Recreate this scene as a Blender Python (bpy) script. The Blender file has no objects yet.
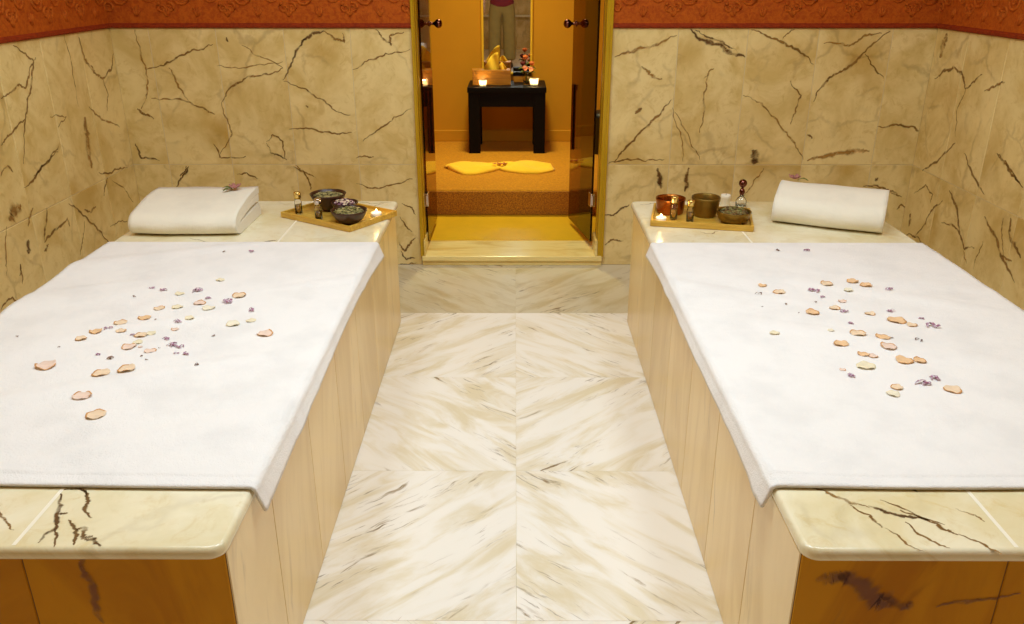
import bpy, bmesh, math, random
from mathutils import Vector, Matrix, noise as mnoise
PI = math.pi
SC = bpy.context.scene
COL = SC.collection
R0 = random.Random(7)

# ------------------------------------------------------------------ camera model
F, CX, CY, VPX, HY, EYE = 830.0, 512.0, 312.0, 515.0, -30.0, 1.345
PITCH = math.atan((CY - HY) / F)
YAW = math.atan((VPX - CX) * math.cos(PITCH) / F)
def ray(px, py):
    X, Y = (px - CX) / F, -(py - CY) / F
    d = (X, math.cos(PITCH) + Y * math.sin(PITCH), -math.sin(PITCH) + Y * math.cos(PITCH))
    c, s = math.cos(YAW), math.sin(YAW)
    return (d[0] * c - d[1] * s, d[0] * s + d[1] * c, d[2])
def on_z(px, py, z):
    d = ray(px, py); t = (z - EYE) / d[2]
    return Vector((d[0] * t, d[1] * t, z))
def on_y(px, py, y):
    d = ray(px, py); t = y / d[1]
    return Vector((d[0] * t, y, EYE + d[2] * t))
def on_x(px, py, x):
    d = ray(px, py); t = x / d[0]
    return Vector((x, d[1] * t, EYE + d[2] * t))
cam_d = bpy.data.cameras.new('camera'); cam = bpy.data.objects.new('camera', cam_d); COL.objects.link(cam)
cam.location = (0, 0, EYE); cam.rotation_euler = (PI / 2 - PITCH, 0, YAW)
cam_d.sensor_width = 36; cam_d.lens = F / 1024 * 36; cam_d.clip_start = 0.02
SC.camera = cam
vs = SC.view_settings
vs.view_transform = 'Standard'; vs.look = 'None'; vs.gamma = 1; vs.use_curve_mapping = False
vs.exposure = 0.0
SC.cycles.max_bounces = 10; SC.cycles.diffuse_bounces = 6; SC.cycles.glossy_bounces = 5
SC.cycles.transparent_max_bounces = 16
SC.cycles.sample_clamp_indirect = 4.0
try: SC.cycles.use_denoising = True
except Exception: pass

# ------------------------------------------------------------------ materials
def S(r, g, b):
    f = lambda c: (c / 255 / 12.92) if c / 255 <= 0.04045 else ((c / 255 + 0.055) / 1.055) ** 2.4
    return (f(r), f(g), f(b), 1)
class NT:
    def __init__(s, name):
        s.m = bpy.data.materials.new(name); s.m.use_nodes = True
        s.t = s.m.node_tree; s.b = s.t.nodes['Principled BSDF']; s.out = s.t.nodes['Material Output']
    def n(s, kind, **kw):
        nd = s.t.nodes.new(kind)
        for k, v in kw.items():
            if k.startswith('i_'): nd.inputs[k[2:].replace('_', ' ')].default_value = v
            else: setattr(nd, k, v)
        return nd
    def l(s, a, b): s.t.links.new(a, b)
    def noise(s, vec, scale, detail=4, rough=0.55, dist=0.0):
        nd = s.n('ShaderNodeTexNoise'); nd.inputs['Scale'].default_value = scale
        nd.inputs['Detail'].default_value = detail; nd.inputs['Roughness'].default_value = rough
        nd.inputs['Distortion'].default_value = dist
        if vec is not None: s.l(vec, nd.inputs['Vector'])
        return nd.outputs['Fac']
    def mr(s, x, a, b, c=0.0, d=1.0):
        nd = s.n('ShaderNodeMapRange'); nd.interpolation_type = 'SMOOTHSTEP'
        s.l(x, nd.inputs['Value'])
        for k, v in zip(('From Min', 'From Max', 'To Min', 'To Max'), (a, b, c, d)): nd.inputs[k].default_value = v
        return nd.outputs['Result']
    def math(s, op, a, b=None):
        nd = s.n('ShaderNodeMath', operation=op)
        for i, v in enumerate((a, b)):
            if v is None: continue
            if isinstance(v, (int, float)): nd.inputs[i].default_value = v
            else: s.l(v, nd.inputs[i])
        return nd.outputs[0]
    def mix(s, f, a, b, mode='MIX'):
        nd = s.n('ShaderNodeMix', data_type='RGBA', blend_type=mode)
        for sock, v in ((nd.inputs[0], f), (nd.inputs[6], a), (nd.inputs[7], b)):
            if isinstance(v, (int, float, tuple)): sock.default_value = v
            else: s.l(v, sock)
        return nd.outputs[2]
    def mapping(s, vec, scale=(1, 1, 1), rot=(0, 0, 0), loc=(0, 0, 0)):
        nd = s.n('ShaderNodeMapping'); s.l(vec, nd.inputs[0])
        nd.inputs['Scale'].default_value = scale; nd.inputs['Rotation'].default_value = rot; nd.inputs['Location'].default_value = loc
        return nd.outputs[0]
    def uv(s): return s.n('ShaderNodeUVMap', uv_map='UVMap').outputs[0]
    def obj(s): return s.n('ShaderNodeTexCoord').outputs['Object']
    def bump(s, h, strength, dist=0.01):
        nd = s.n('ShaderNodeBump'); nd.inputs['Strength'].default_value = strength; nd.inputs['Distance'].default_value = dist
        s.l(h, nd.inputs['Height']); s.l(nd.outputs[0], s.b.inputs['Normal'])
    def set(s, col=None, rough=None, metal=None, **kw):
        if col is not None:
            if isinstance(col, tuple): s.b.inputs['Base Color'].default_value = col
            else: s.l(col, s.b.inputs['Base Color'])
        if rough is not None: s.b.inputs['Roughness'].default_value = rough
        if metal is not None: s.b.inputs['Metallic'].default_value = metal
        for k, v in kw.items(): s.b.inputs[k.replace('_', ' ')].default_value = v
        return s.m

def warp(t, v, scale, amt):
    nz = t.n('ShaderNodeTexNoise'); nz.inputs['Scale'].default_value = scale; nz.inputs['Detail'].default_value = 4
    t.l(v, nz.inputs['Vector'])
    a = t.n('ShaderNodeVectorMath', operation='SUBTRACT'); t.l(nz.outputs['Color'], a.inputs[0]); a.inputs[1].default_value = (.5, .5, .5)
    b = t.n('ShaderNodeVectorMath', operation='SCALE'); t.l(a.outputs[0], b.inputs[0]); b.inputs['Scale'].default_value = amt
    c = t.n('ShaderNodeVectorMath', operation='ADD'); t.l(v, c.inputs[0]); t.l(b.outputs[0], c.inputs[1])
    return c.outputs[0]

def marble_wall(name, light, mid, ochre, vein, rough=0.3, vs_=2.6, vamt=0.75, och=0.55, fine=0.35):
    t = NT(name); v = t.uv()
    col = t.mix(t.mr(t.noise(v, 4.5, 7, .62, .6), .38, .66), light, mid)
    col = t.mix(t.math('MULTIPLY', t.mr(t.noise(v, 2.1, 4, .5, .4), .52, .74), och), col, ochre)
    col = t.mix(t.math('MULTIPLY', t.mr(t.noise(v, 16, 8, .72, 1.2), .50, .68), .38), col, ochre)
    col = t.mix(t.math('MULTIPLY', t.mr(t.noise(t.mapping(v, loc=(4, 8, 0)), 3.2, 5, .6), .50, .70), .5), col, tuple(min(1, c * 1.12) for c in light[:3]) + (1,))
    w = warp(t, v, 5.0, .22)
    vo = t.n('ShaderNodeTexVoronoi', feature='DISTANCE_TO_EDGE'); vo.inputs['Scale'].default_value = vs_; t.l(w, vo.inputs['Vector'])
    mask = t.mr(t.noise(t.mapping(v, loc=(3.1, 1.7, 0)), 2.7, 3), .5, .6)
    col = t.mix(t.math('MULTIPLY', t.math('MULTIPLY', t.mr(vo.outputs['Distance'], 0.0, .028, 1, 0), mask), vamt), col, vein)
    w2 = warp(t, v, 9.0, .12)
    vo2 = t.n('ShaderNodeTexVoronoi', feature='DISTANCE_TO_EDGE'); vo2.inputs['Scale'].default_value = vs_ * 2.2; t.l(w2, vo2.inputs['Vector'])
    mask2 = t.mr(t.noise(t.mapping(v, loc=(7.7, 4.2, 0)), 4.0, 3), .52, .62)
    col = t.mix(t.math('MULTIPLY', t.math('MULTIPLY', t.mr(vo2.outputs['Distance'], 0.0, .05, 1, 0), mask2), fine), col, vein)
    return t.set(col, rough)
def marble_streak(name, light, mid, streak, rough=.22, amt=.75, s1=1.0):
    t = NT(name); v = t.uv()
    a = t.mapping(v, scale=(1.5 * s1, 6.0 * s1, 1))
    col = t.mix(t.mr(t.noise(a, 1.6, 6, .6, .8), .42, .68), light, mid)
    b = t.mapping(warp(t, v, 3.5, .09), scale=(2.6 * s1, 21 * s1, 1))
    st = t.mr(t.noise(b, 1.5, 6, .62, .5), .57, .70)
    mask = t.mr(t.noise(t.mapping(v, scale=(1, 2.2, 1), loc=(2, 5, 0)), 2.4, 4), .44, .62)
    col = t.mix(t.math('MULTIPLY', t.math('MULTIPLY', st, mask), amt), col, streak)
    c2 = t.mapping(warp(t, v, 6, .05), scale=(4 * s1, 46 * s1, 1), loc=(9, 3, 0))
    st2 = t.mr(t.noise(c2, 1.5, 4, .6, .4), .6, .72)
    col = t.mix(t.math('MULTIPLY', t.math('MULTIPLY', st2, mask), amt * .8), col, S(120, 96, 62))
    # tile-to-tile tone
    tone = t.n('ShaderNodeAttribute', attribute_name='tone'); tone.attribute_type = 'GEOMETRY'
    col = t.mix(1.0, col, tone.outputs['Color'], 'MULTIPLY')
    return t.set(col, rough)
def plain(name, col, rough=.5, metal=0.0, noise_amt=.12, nscale=30, bump=0.0, bscale=80, **kw):
    t = NT(name); v = t.obj()
    dark = tuple(c * (1 - noise_amt * 2) for c in col[:3]) + (1,)
    c = t.mix(t.noise(v, nscale, 4), col, dark) if noise_amt else col
    if bump: t.bump(t.noise(v, bscale, 3), bump, .004)
    return t.set(c, rough, metal, **kw)
def glass(name, col=(1, 1, 1, 1), rough=0.02, ior=1.45):
    t = NT(name)
    return t.set(col, rough, 0, IOR=ior, Transmission_Weight=1.0)
def emis(name, col, st):
    t = NT(name); t.set((0, 0, 0, 1), .5)
    t.b.inputs['Emission Color'].default_value = col; t.b.inputs['Emission Strength'].default_value = st
    return t.m

M = {}
M['wall'] = marble_wall('wall_marble', S(238, 214, 150), S(216, 186, 114), S(190, 150, 64), S(126, 88, 34), .34, 2.0, .3, .75, .22)
M['slab'] = marble_wall('slab_marble', S(243, 234, 204), S(230, 216, 172), S(214, 186, 116), S(140, 112, 66), .2, 2.0, .12, .4, .08)
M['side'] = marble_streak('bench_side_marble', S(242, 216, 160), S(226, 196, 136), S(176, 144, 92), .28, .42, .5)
M['base'] = marble_streak('bench_end_marble_shaded', S(206, 144, 16), S(182, 118, 8), S(120, 60, 8), .6, .55, .6); M['base'].node_tree.nodes['Principled BSDF'].inputs['Specular IOR Level'].default_value = .15  # bench ends: darker than the sides, shade and warm bounce painted into the colour
M['floor'] = marble_streak('floor_marble', S(253, 248, 240), S(233, 220, 190), S(146, 122, 84), .3, 1.25, 1.35)
M['sill'] = marble_streak('sill_marble', S(246, 224, 150), S(226, 194, 110), S(170, 136, 70), .2, .6)
M['grout'] = plain('pale_grout', S(228, 208, 160), .7, noise_amt=.05)
M['seam'] = plain('cream_seam', S(252, 244, 222), .4, noise_amt=.03)
M['joint'] = plain('dark_joint', S(120, 86, 34), .8, noise_amt=.05)
M['frame'] = plain('gold_painted_frame', S(206, 164, 24), .3, .25, noise_amt=.08, nscale=6)
M['orange'] = plain('orange_plaster', S(214, 152, 2), .75, noise_amt=.07, nscale=5, bump=.15)
M['lobby_floor'] = plain('golden_stone', S(240, 190, 34), .32, noise_amt=.12, nscale=9)
M['gold'] = plain('gilt', S(255, 208, 50), .4, .15, noise_amt=.05)
M['black_wood'] = plain('black_brown_wood', S(14, 8, 8), .5, noise_amt=.2, nscale=14, Specular_IOR_Level=.12)
M['brass'] = plain('polished_brass', S(246, 214, 130), .22, 1.0, noise_amt=.06)
M['oldbrass'] = plain('aged_brass', S(150, 118, 48), .34, .75, noise_amt=.2, nscale=40, bump=.3, bscale=90)
M['copper'] = plain('dark_copper', S(168, 96, 36), .25, .9, noise_amt=.15, nscale=20)
M['chrome'] = plain('chrome', S(215, 205, 200), .12, 1.0, noise_amt=.02)
M['bronze'] = plain('dark_bronze', S(120, 72, 60), .16, 1.0, noise_amt=.05)
M['walnut'] = plain('dark_walnut_shell', S(74, 42, 22), .35, noise_amt=.2, nscale=30)
M['wax'] = plain('white_wax', S(250, 240, 215), .45, noise_amt=.03)
M['black'] = plain('black_plastic', S(18, 16, 16), .4, noise_amt=.1)
M['rubber'] = plain('matte_black_leather', S(20, 17, 16), .5, noise_amt=.1)
M['skin'] = plain('skin', S(196, 146, 112), .5, noise_amt=.05)
M['khaki'] = plain('khaki_cotton', S(158, 130, 62), .85, noise_amt=.15, nscale=12)
M['redshirt'] = plain('dark_red_cotton', S(126, 26, 34), .85, noise_amt=.1, nscale=12)
M['hair'] = plain('dark_hair', S(38, 26, 20), .5, noise_amt=.2, nscale=60)
M['eye'] = plain('eye_white', S(235, 230, 225), .2, noise_amt=0.02)
M['glass'] = glass('clear_glass')
M['flame'] = emis('candle_flame', (1, .62, .22, 1), 30)
M['leaf'] = plain('green_leaf', S(112, 122, 40), .5, noise_amt=.2)
M['ceil'] = plain('cream_ceiling', S(235, 222, 190), .8, noise_amt=.03)

def carpet(name, c1, c2, scale=90):
    t = NT(name); v = t.obj()
    n = t.noise(v, scale, 4, .7)
    col = t.mix(t.mr(n, .35, .65), c1, c2)
    col = t.mix(t.math('MULTIPLY', t.mr(t.noise(v, 4, 3), .4, .7), .3), col, c2)
    t.bump(n, .6, .01)
    return t.set(col, .95)
M['carpet'] = carpet('golden_carpet', S(212, 146, 6), S(186, 122, 4))
M['riser'] = carpet('brown_carpet', S(214, 142, 26), S(146, 86, 12), 140)

def wood(name, c1, c2, axis=0):
    t = NT(name); v = t.obj()
    sc = [34, 34, 34]; sc[axis] = 3
    col = t.mix(t.mr(t.noise(t.mapping(v, scale=tuple(sc)), 2.2, 5, .6, .6), .35, .68), c1, c2)
    return t.set(col, .35)
M['bamboo'] = wood('bamboo', S(220, 178, 74), S(196, 146, 48))
M['boxwood'] = wood('honey_wood', S(186, 126, 34), S(156, 98, 22))
def terry(name, c, amt=.5):
    t = NT(name); v = t.obj()
    n = t.noise(v, 330, 3, .6); n2 = t.noise(v, 42, 3, .6)
    h = t.math('ADD', t.math('MULTIPLY', n, .6), t.math('MULTIPLY', n2, .8))
    t.bump(h, amt, .006)
    c2 = tuple(x * .93 for x in c[:3]) + (1,)
    col = t.mix(t.mr(t.noise(v, 7, 4), .42, .7), c, c2)
    t.set(col, .95); t.b.inputs['Sheen Weight'].default_value = .15
    return t.m
M['terry'] = terry('white_terry', S(246, 242, 238))
M['terry_fold'] = terry('ivory_terry', S(244, 236, 216))
M['yellow_terry'] = terry('yellow_terry', S(255, 206, 40), .4)
M['tissue'] = plain('yellow_tissue', S(246, 206, 60), .9, noise_amt=.04)

def frieze_mat(name, c1, c2):
    t = NT(name); v = t.obj()
    n = t.noise(v, 60, 4, .65, .5)
    col = t.mix(t.mr(n, .35, .68), c1, c2)
    t.bump(n, .35, .006)
    return t.set(col, .75, Specular_IOR_Level=.2)
M['frieze'] = frieze_mat('terracotta_frieze', S(186, 90, 16), S(162, 68, 8))
M['scroll'] = frieze_mat('terracotta_relief', S(192, 96, 20), S(168, 74, 10))
M['bead'] = frieze_mat('dark_red_bead', S(152, 54, 12), S(128, 40, 8))

def door_glass():
    t = NT('bronze_tinted_glass'); nt = t.t; nt.nodes.remove(t.b)
    tr = t.n('ShaderNodeBsdfTransparent'); tr.inputs[0].default_value = (.46, .29, .13, 1)
    gl = t.n('ShaderNodeBsdfGlossy'); gl.inputs['Color'].default_value = (.9, .8, .7, 1); gl.inputs['Roughness'].default_value = .03
    fr = t.n('ShaderNodeFresnel'); fr.inputs[0].default_value = 1.5
    mx = t.n('ShaderNodeMixShader'); t.l(fr.outputs[0], mx.inputs[0]); t.l(tr.outputs[0], mx.inputs[1]); t.l(gl.outputs[0], mx.inputs[2])
    t.l(mx.outputs[0], t.out.inputs[0]); return t.m
M['door_glass'] = door_glass()
def mirror_mat():
    t = NT('mirror_silver'); return t.set(S(238, 236, 232), .012, 1.0)
M['mirror'] = mirror_mat()
def cup_mat():
    t = NT('frosted_cup'); nt = t.t; nt.nodes.remove(t.b)
    a = t.n('ShaderNodeBsdfTranslucent'); a.inputs[0].default_value = (.95, .9, .8, 1)
    b = t.n('ShaderNodeBsdfTransparent'); mx = t.n('ShaderNodeMixShader'); mx.inputs[0].default_value = .75
    t.l(b.outputs[0], mx.inputs[1]); t.l(a.outputs[0], mx.inputs[2]); t.l(mx.outputs[0], t.out.inputs[0]); return t.m
M['cup'] = cup_mat()
def vein_mat(name, c1, c2, strength=.95):
    t = NT(name); v = t.uv()
    sep = t.n('ShaderNodeSeparateXYZ'); t.l(v, sep.inputs[0])
    a = t.math('SUBTRACT', 1.0, t.math('ABSOLUTE', t.math('SUBTRACT', t.math('MULTIPLY', sep.outputs[1], 2.0), 1.0)))
    a = t.mr(a, 0.0, .75)
    nz = t.mr(t.noise(t.obj(), 26, 4, .6), .30, .55, .3, 1)
    al = t.math('MULTIPLY', t.math('MULTIPLY', a, nz), strength)
    col = t.mix(t.mr(t.noise(t.obj(), 11, 3), .4, .62), c1, c2)
    t.set(col, .3); t.l(al, t.b.inputs['Alpha']); return t.m
M['vein'] = vein_mat('brown_vein', S(126, 86, 30), S(152, 110, 48), .85)
M['vein_dark'] = vein_mat('dark_vein', S(92, 62, 32), S(116, 82, 40), .85)
M['vein_ochre'] = vein_mat('ochre_vein', S(168, 122, 46), S(150, 106, 44), .7)
M['vein_red'] = vein_mat('red_brown_stain', S(104, 42, 8), S(124, 58, 6), .55)

# ------------------------------------------------------------------ mesh helpers
def tag(o, label, cat, group=None, kind=None):
    o['label'] = label; o['category'] = cat
    if group: o['group'] = group
    if kind: o['kind'] = kind
    return o
def mesh(name, bm, mats, parent=None, smooth=False, loc=None, rotz=0, fix=True):
    me = bpy.data.meshes.new(name)
    if fix: bmesh.ops.recalc_face_normals(bm, faces=bm.faces[:])
    bm.to_mesh(me); bm.free()
    for m in (mats if isinstance(mats, (list, tuple)) else [mats]): me.materials.append(m)
    if smooth:
        for p in me.polygons: p.use_smooth = True
    o = bpy.data.objects.new(name, me); COL.objects.link(o)
    if parent: o.parent = parent
    if loc is not None: o.location = loc
    o.rotation_euler.z = rotz
    return o
def empty(name, loc, rotz=0):
    o = bpy.data.objects.new(name, None); COL.objects.link(o); o.empty_display_size = .05
    o.location = loc; o.rotation_euler.z = rotz; return o
def struct(o): o['kind'] = 'structure'; return o
def copy_tree(o, parent=None):
    c = o.copy(); COL.objects.link(c)
    if parent: c.parent = parent
    for ch in list(o.children): copy_tree(ch, c)
    return c
def box(bm, lo, hi, bev=0.0, seg=2, mat=0):
    r = bmesh.ops.create_cube(bm, size=1)
    for v in r['verts']:
        v.co = Vector([lo[i] + (v.co[i] + .5) * (hi[i] - lo[i]) for i in range(3)])
    fs = set(f for v in r['verts'] for f in v.link_faces)
    for f in fs: f.material_index = mat
    if bev:
        es = list(set(e for v in r['verts'] for e in v.link_edges))
        rr = bmesh.ops.bevel(bm, geom=es, offset=bev, segments=seg, affect='EDGES', profile=.5)
        for f in rr['faces']: f.material_index = mat
    return bm
def lathe(bm, prof, seg=28, c=(0, 0, 0), mat=0, jit=None):
    rings = []
    for r, z in prof:
        if r < 1e-6: rings.append([bm.verts.new((c[0], c[1], c[2] + z))]); continue
        ring = []
        for k in range(seg):
            a = 2 * PI * k / seg; rr = r * (jit(a, z) if jit else 1)
            ring.append(bm.verts.new((c[0] + rr * math.cos(a), c[1] + rr * math.sin(a), c[2] + z)))
        rings.append(ring)
    for a, b in zip(rings, rings[1:]):
        for k in range(seg):
            k2 = (k + 1) % seg
            if len(a) == 1 and len(b) == 1: continue
            if len(a) == 1: f = bm.faces.new((a[0], b[k], b[k2]))
            elif len(b) == 1: f = bm.faces.new((a[k], b[0], a[k2]))
            else: f = bm.faces.new((a[k], b[k], b[k2], a[k2]))
            f.material_index = mat; f.smooth = True
def tube(bm, pts, rad, seg=8, mat=0, flat=None):
    pts = [Vector(p) for p in pts]; rings = []
    n = len(pts)
    for i, p in enumerate(pts):
        d = (pts[min(i + 1, n - 1)] - pts[max(i - 1, 0)]).normalized()
        ref = Vector((0, 0, 1)) if abs(d.z) < .9 else Vector((1, 0, 0))
        a = d.cross(ref).normalized(); b = d.cross(a)
        r = rad(i / (n - 1)) if callable(rad) else rad
        rings.append([bm.verts.new(p + r * (a * math.cos(2 * PI * k / seg) + b * math.sin(2 * PI * k / seg))) for k in range(seg)])
    for x, y in zip(rings, rings[1:]):
        for k in range(seg):
            f = bm.faces.new((x[k], x[(k + 1) % seg], y[(k + 1) % seg], y[k])); f.material_index = mat; f.smooth = True
    for ring in (rings[0], rings[-1]):
        f = bm.faces.new(ring); f.material_index = mat
def sphere(bm, c, r, sx=1, sy=1, sz=1, seg=14, mat=0):
    res = bmesh.ops.create_uvsphere(bm, u_segments=seg, v_segments=max(6, seg // 2 + 1), radius=r)
    for v in res['verts']: v.co = Vector((v.co.x * sx + c[0], v.co.y * sy + c[1], v.co.z * sz + c[2]))
    for f in set(f for v in res['verts'] for f in v.link_faces): f.material_index = mat; f.smooth = True

def quad(bm, uvl, p, uvs=None, mat=0):
    f = bm.faces.new([bm.verts.new(x) for x in p]); f.material_index = mat
    if uvs:
        for lp, w in zip(f.loops, uvs): lp[uvl].uv = w
    return f
def tile(bm, uvl, org, du, dv, nrm, u0, u1, v0, v1, uvf, gap=.0016, ch=.0012, mat=0, tone=None):
    """one chamfered tile plate standing on a backing plane; uvf maps local (u,v) to texture space"""
    P = lambda u, v, h: org + du * u + dv * v + nrm * h
    a = [(u0 + gap, v0 + gap), (u1 - gap, v0 + gap), (u1 - gap, v1 - gap), (u0 + gap, v1 - gap)]
    b = [(u0 + gap + ch, v0 + gap + ch), (u1 - gap - ch, v0 + gap + ch), (u1 - gap - ch, v1 - gap - ch), (u0 + gap + ch, v1 - gap - ch)]
    va = [bm.verts.new(P(u, v, 0)) for u, v in a]; vb = [bm.verts.new(P(u, v, .002)) for u, v in b]
    fs = [(bm.faces.new(vb), b)]
    for k in range(4):
        k2 = (k + 1) % 4
        fs.append((bm.faces.new((va[k], va[k2], vb[k2], vb[k])), (a[k], a[k2], b[k2], b[k])))
    cl = bm.loops.layers.float_color.get('tone')
    for f, uvs in fs:
        f.material_index = mat
        for lp, w in zip(f.loops, uvs):
            lp[uvl].uv = uvf(*w)
            if cl: lp[cl] = tone or (1, 1, 1, 1)
def new_bm(tone=False):
    bm = bmesh.new(); uvl = bm.loops.layers.uv.new('UVMap')
    if tone: bm.loops.layers.float_color.new('tone')
    return bm, uvl
def rnd_uv(rng, rot=True):
    ox, oy = rng.uniform(0, 40), rng.uniform(0, 40); a = rng.choice([0, PI / 2, PI]) if rot else 0
    c, s = math.cos(a), math.sin(a)
    return lambda u, v: (ox + u * c - v * s, oy + u * s + v * c)
def vein_strip(bm, uvl, pts, width, nrm, mat, rng, jit=.006, off=.0032):
    """thin inlaid vein along a polyline lying in a wall plane"""
    P = [Vector(p) for p in pts]
    for it in range(3):
        Q = [P[0]]
        for a, b in zip(P, P[1:]):
            d = b - a; side = d.cross(nrm).normalized()
            amp = min(d.length * .16, jit)
            Q += [(a + b) / 2 + side * rng.uniform(-amp, amp), b]
        P = Q
    n = len(P); prev = None
    for i, p in enumerate(P):
        d = (P[min(i + 1, n - 1)] - P[max(0, i - 1)]).normalized(); side = d.cross(nrm).normalized()
        t = i / (n - 1)
        w = width * (.35 + .65 * min(1, 4 * t, 4 * (1 - t))) * rng.uniform(.6, 1.3) / 2
        cur = (p + side * w + nrm * off, p - side * w + nrm * off, t)
        if prev:
            f = bm.faces.new([bm.verts.new(x) for x in (prev[0], cur[0], cur[1], prev[1])]); f.material_index = mat
            for lp, w_ in zip(f.loops, ((prev[2], 0), (t, 0), (t, 1), (prev[2], 1))): lp[uvl].uv = w_
        prev = cur

# ------------------------------------------------------------------ the room shell
XL, XR, YB, YF, ZC = -1.80, 1.873, 3.88, -3.8, 2.62
ZT, ZM = 1.108, 0.497           # top of the marble, seam between the two courses
DL, DR, DZ = -.456, .430, 2.10  # door opening, outer edges of the frame
def uvtr(bm, uvl, off, sc, fn, lst, nrm, rng, lift=.0032):
    """veins traced as (width px, material index, points) in a local sketch frame"""
    for w, mi, pts in lst:
        P = [fn(off[0] + x / sc, off[1] + y / sc) for x, y in pts]
        vein_strip(bm, uvl, P, w, nrm, mi, rng, off=lift)
WM = [M['wall'], M['grout'], M['vein'], M['vein_dark'], M['vein_ochre'], M['orange']]

def backing(bm, lo, hi, mat=1): box(bm, lo, hi, mat=mat)
# --- back wall with its door opening
bm, uvl = new_bm(); rng = random.Random(11)
backing(bm, (XL - .12, YB, -.1), (DL, YB + .12, ZC)); backing(bm, (DR, YB, -.1), (XR + .12, YB + .12, ZC)); backing(bm, (DL, YB, DZ), (DR, YB + .12, ZC))
ux, uz, ny = Vector((1, 0, 0)), Vector((0, 0, 1)), Vector((0, -1, 0)); O = Vector((0, YB, 0))
xsL = [XL, -1.63, -1.331, -1.030, -.733, DL]; xsR = [DR, .727, 1.036, 1.35, 1.677, XR]
for xs in (xsL, xsR):
    for a, b in zip(xs, xs[1:]):
        tile(bm, uvl, O, ux, uz, ny, a, b, ZM, ZT, rnd_uv(rng)); tile(bm, uvl, O, ux, uz, ny, a, b, 0, ZM, rnd_uv(rng))
# plaster above the marble
for a, b, z0 in ((XL, DL, ZT), (DR, XR, ZT), (DL, DR, DZ)): quad(bm, uvl, [(a, YB - .001, z0), (b, YB - .001, z0), (b, YB - .001, ZC), (a, YB - .001, ZC)], mat=5)
for a, b in ((XL - .12, XR + .12),): quad(bm, uvl, [(a, YB + .121, DZ), (b, YB + .121, DZ), (b, YB + .121, ZC), (a, YB + .121, ZC)], mat=5)
for a, b in ((XL - .12, DL), (DR, XR + .12)): quad(bm, uvl, [(a, YB + .121, 0), (b, YB + .121, 0), (b, YB + .121, DZ), (a, YB + .121, DZ)], mat=5)
bw = lambda x, y: on_y(x, y, YB)
uvtr(bm, uvl, (0, 0), 2.438, bw, [
 (.012, 2, [(355, 170), (400, 160), (440, 135), (480, 122), (520, 108)]),
 (.012, 4, [(330, 72), (345, 140), (357, 175), (360, 220), (345, 265)]),
 (.016, 2, [(335, 265), (345, 275), (355, 280), (375, 290)]), (.014, 3, [(330, 350), (345, 385), (390, 392)]),
 (.012, 4, [(370, 240), (450, 245), (500, 265), (525, 278)]), (.012, 4, [(412, 165), (430, 200), (460, 245)]),
 (.012, 2, [(540, 250), (560, 215), (600, 190), (650, 180), (690, 165)]), (.010, 2, [(650, 345), (665, 328), (690, 345), (695, 385)]),
 (.010, 3, [(650, 348), (660, 372), (680, 378), (700, 390)]),
 (.014, 3, [(690, 195), (710, 155), (735, 110), (745, 92)]), (.018, 3, [(735, 100), (760, 82), (790, 75)]),
 (.010, 2, [(692, 198), (740, 215), (780, 240), (810, 265), (855, 280)]), (.011, 2, [(705, 315), (760, 313), (810, 325), (858, 322)]),
 (.010, 4, [(540, 250), (555, 290), (565, 330), (535, 385)]), (.010, 2, [(520, 350), (540, 385), (600, 380)]),
 (.014, 4, [(790, 75), (815, 95), (840, 102), (835, 80)]), (.010, 2, [(860, 170), (900, 145), (940, 130), (1000, 120)]),
 (.009, 2, [(885, 345), (930, 310), (960, 285), (1003, 265)]), (.014, 2, [(916, 72), (930, 90), (955, 110), (950, 88), (985, 78)]),
 (.009, 2, [(868, 385), (890, 380), (912, 382)]), (.007, 4, [(530, 160), (600, 165), (690, 150)]), (.007, 4, [(590, 110), (640, 140), (690, 165)]),
 (.012, 3, [(552, 90), (557, 102)]), (.010, 2, [(745, 258), (752, 262)]),
 (.012, 3, [(455, 405), (450, 420), (440, 430)]), (.009, 2, [(720, 402), (745, 420), (770, 432)])], ny, rng)
uvtr(bm, uvl, (100, 160), 3.2, bw, [
 (.012, 3, [(285, 20), (265, 55), (245, 85)]), (.01, 2, [(440, 45), (470, 40), (505, 60)]), (.012, 2, [(620, 20), (655, 40), (672, 75), (675, 95)]),
 (.010, 2, [(820, 75), (880, 88), (930, 80), (1000, 60)]), (.010, 2, [(960, 180), (985, 220), (1000, 230)])], ny, rng)
uvtr(bm, uvl, (340, 180), 3.467, bw, [(.014, 2, [(205, 215), (225, 245), (240, 225), (262, 200)]), (.012, 3, [(212, 245), (230, 275), (262, 270)]), (.01, 3, [(208, 290), (235, 292), (265, 286)]),
 (.01, 2, [(215, 80), (250, 95), (262, 120)])], ny, rng)
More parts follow.
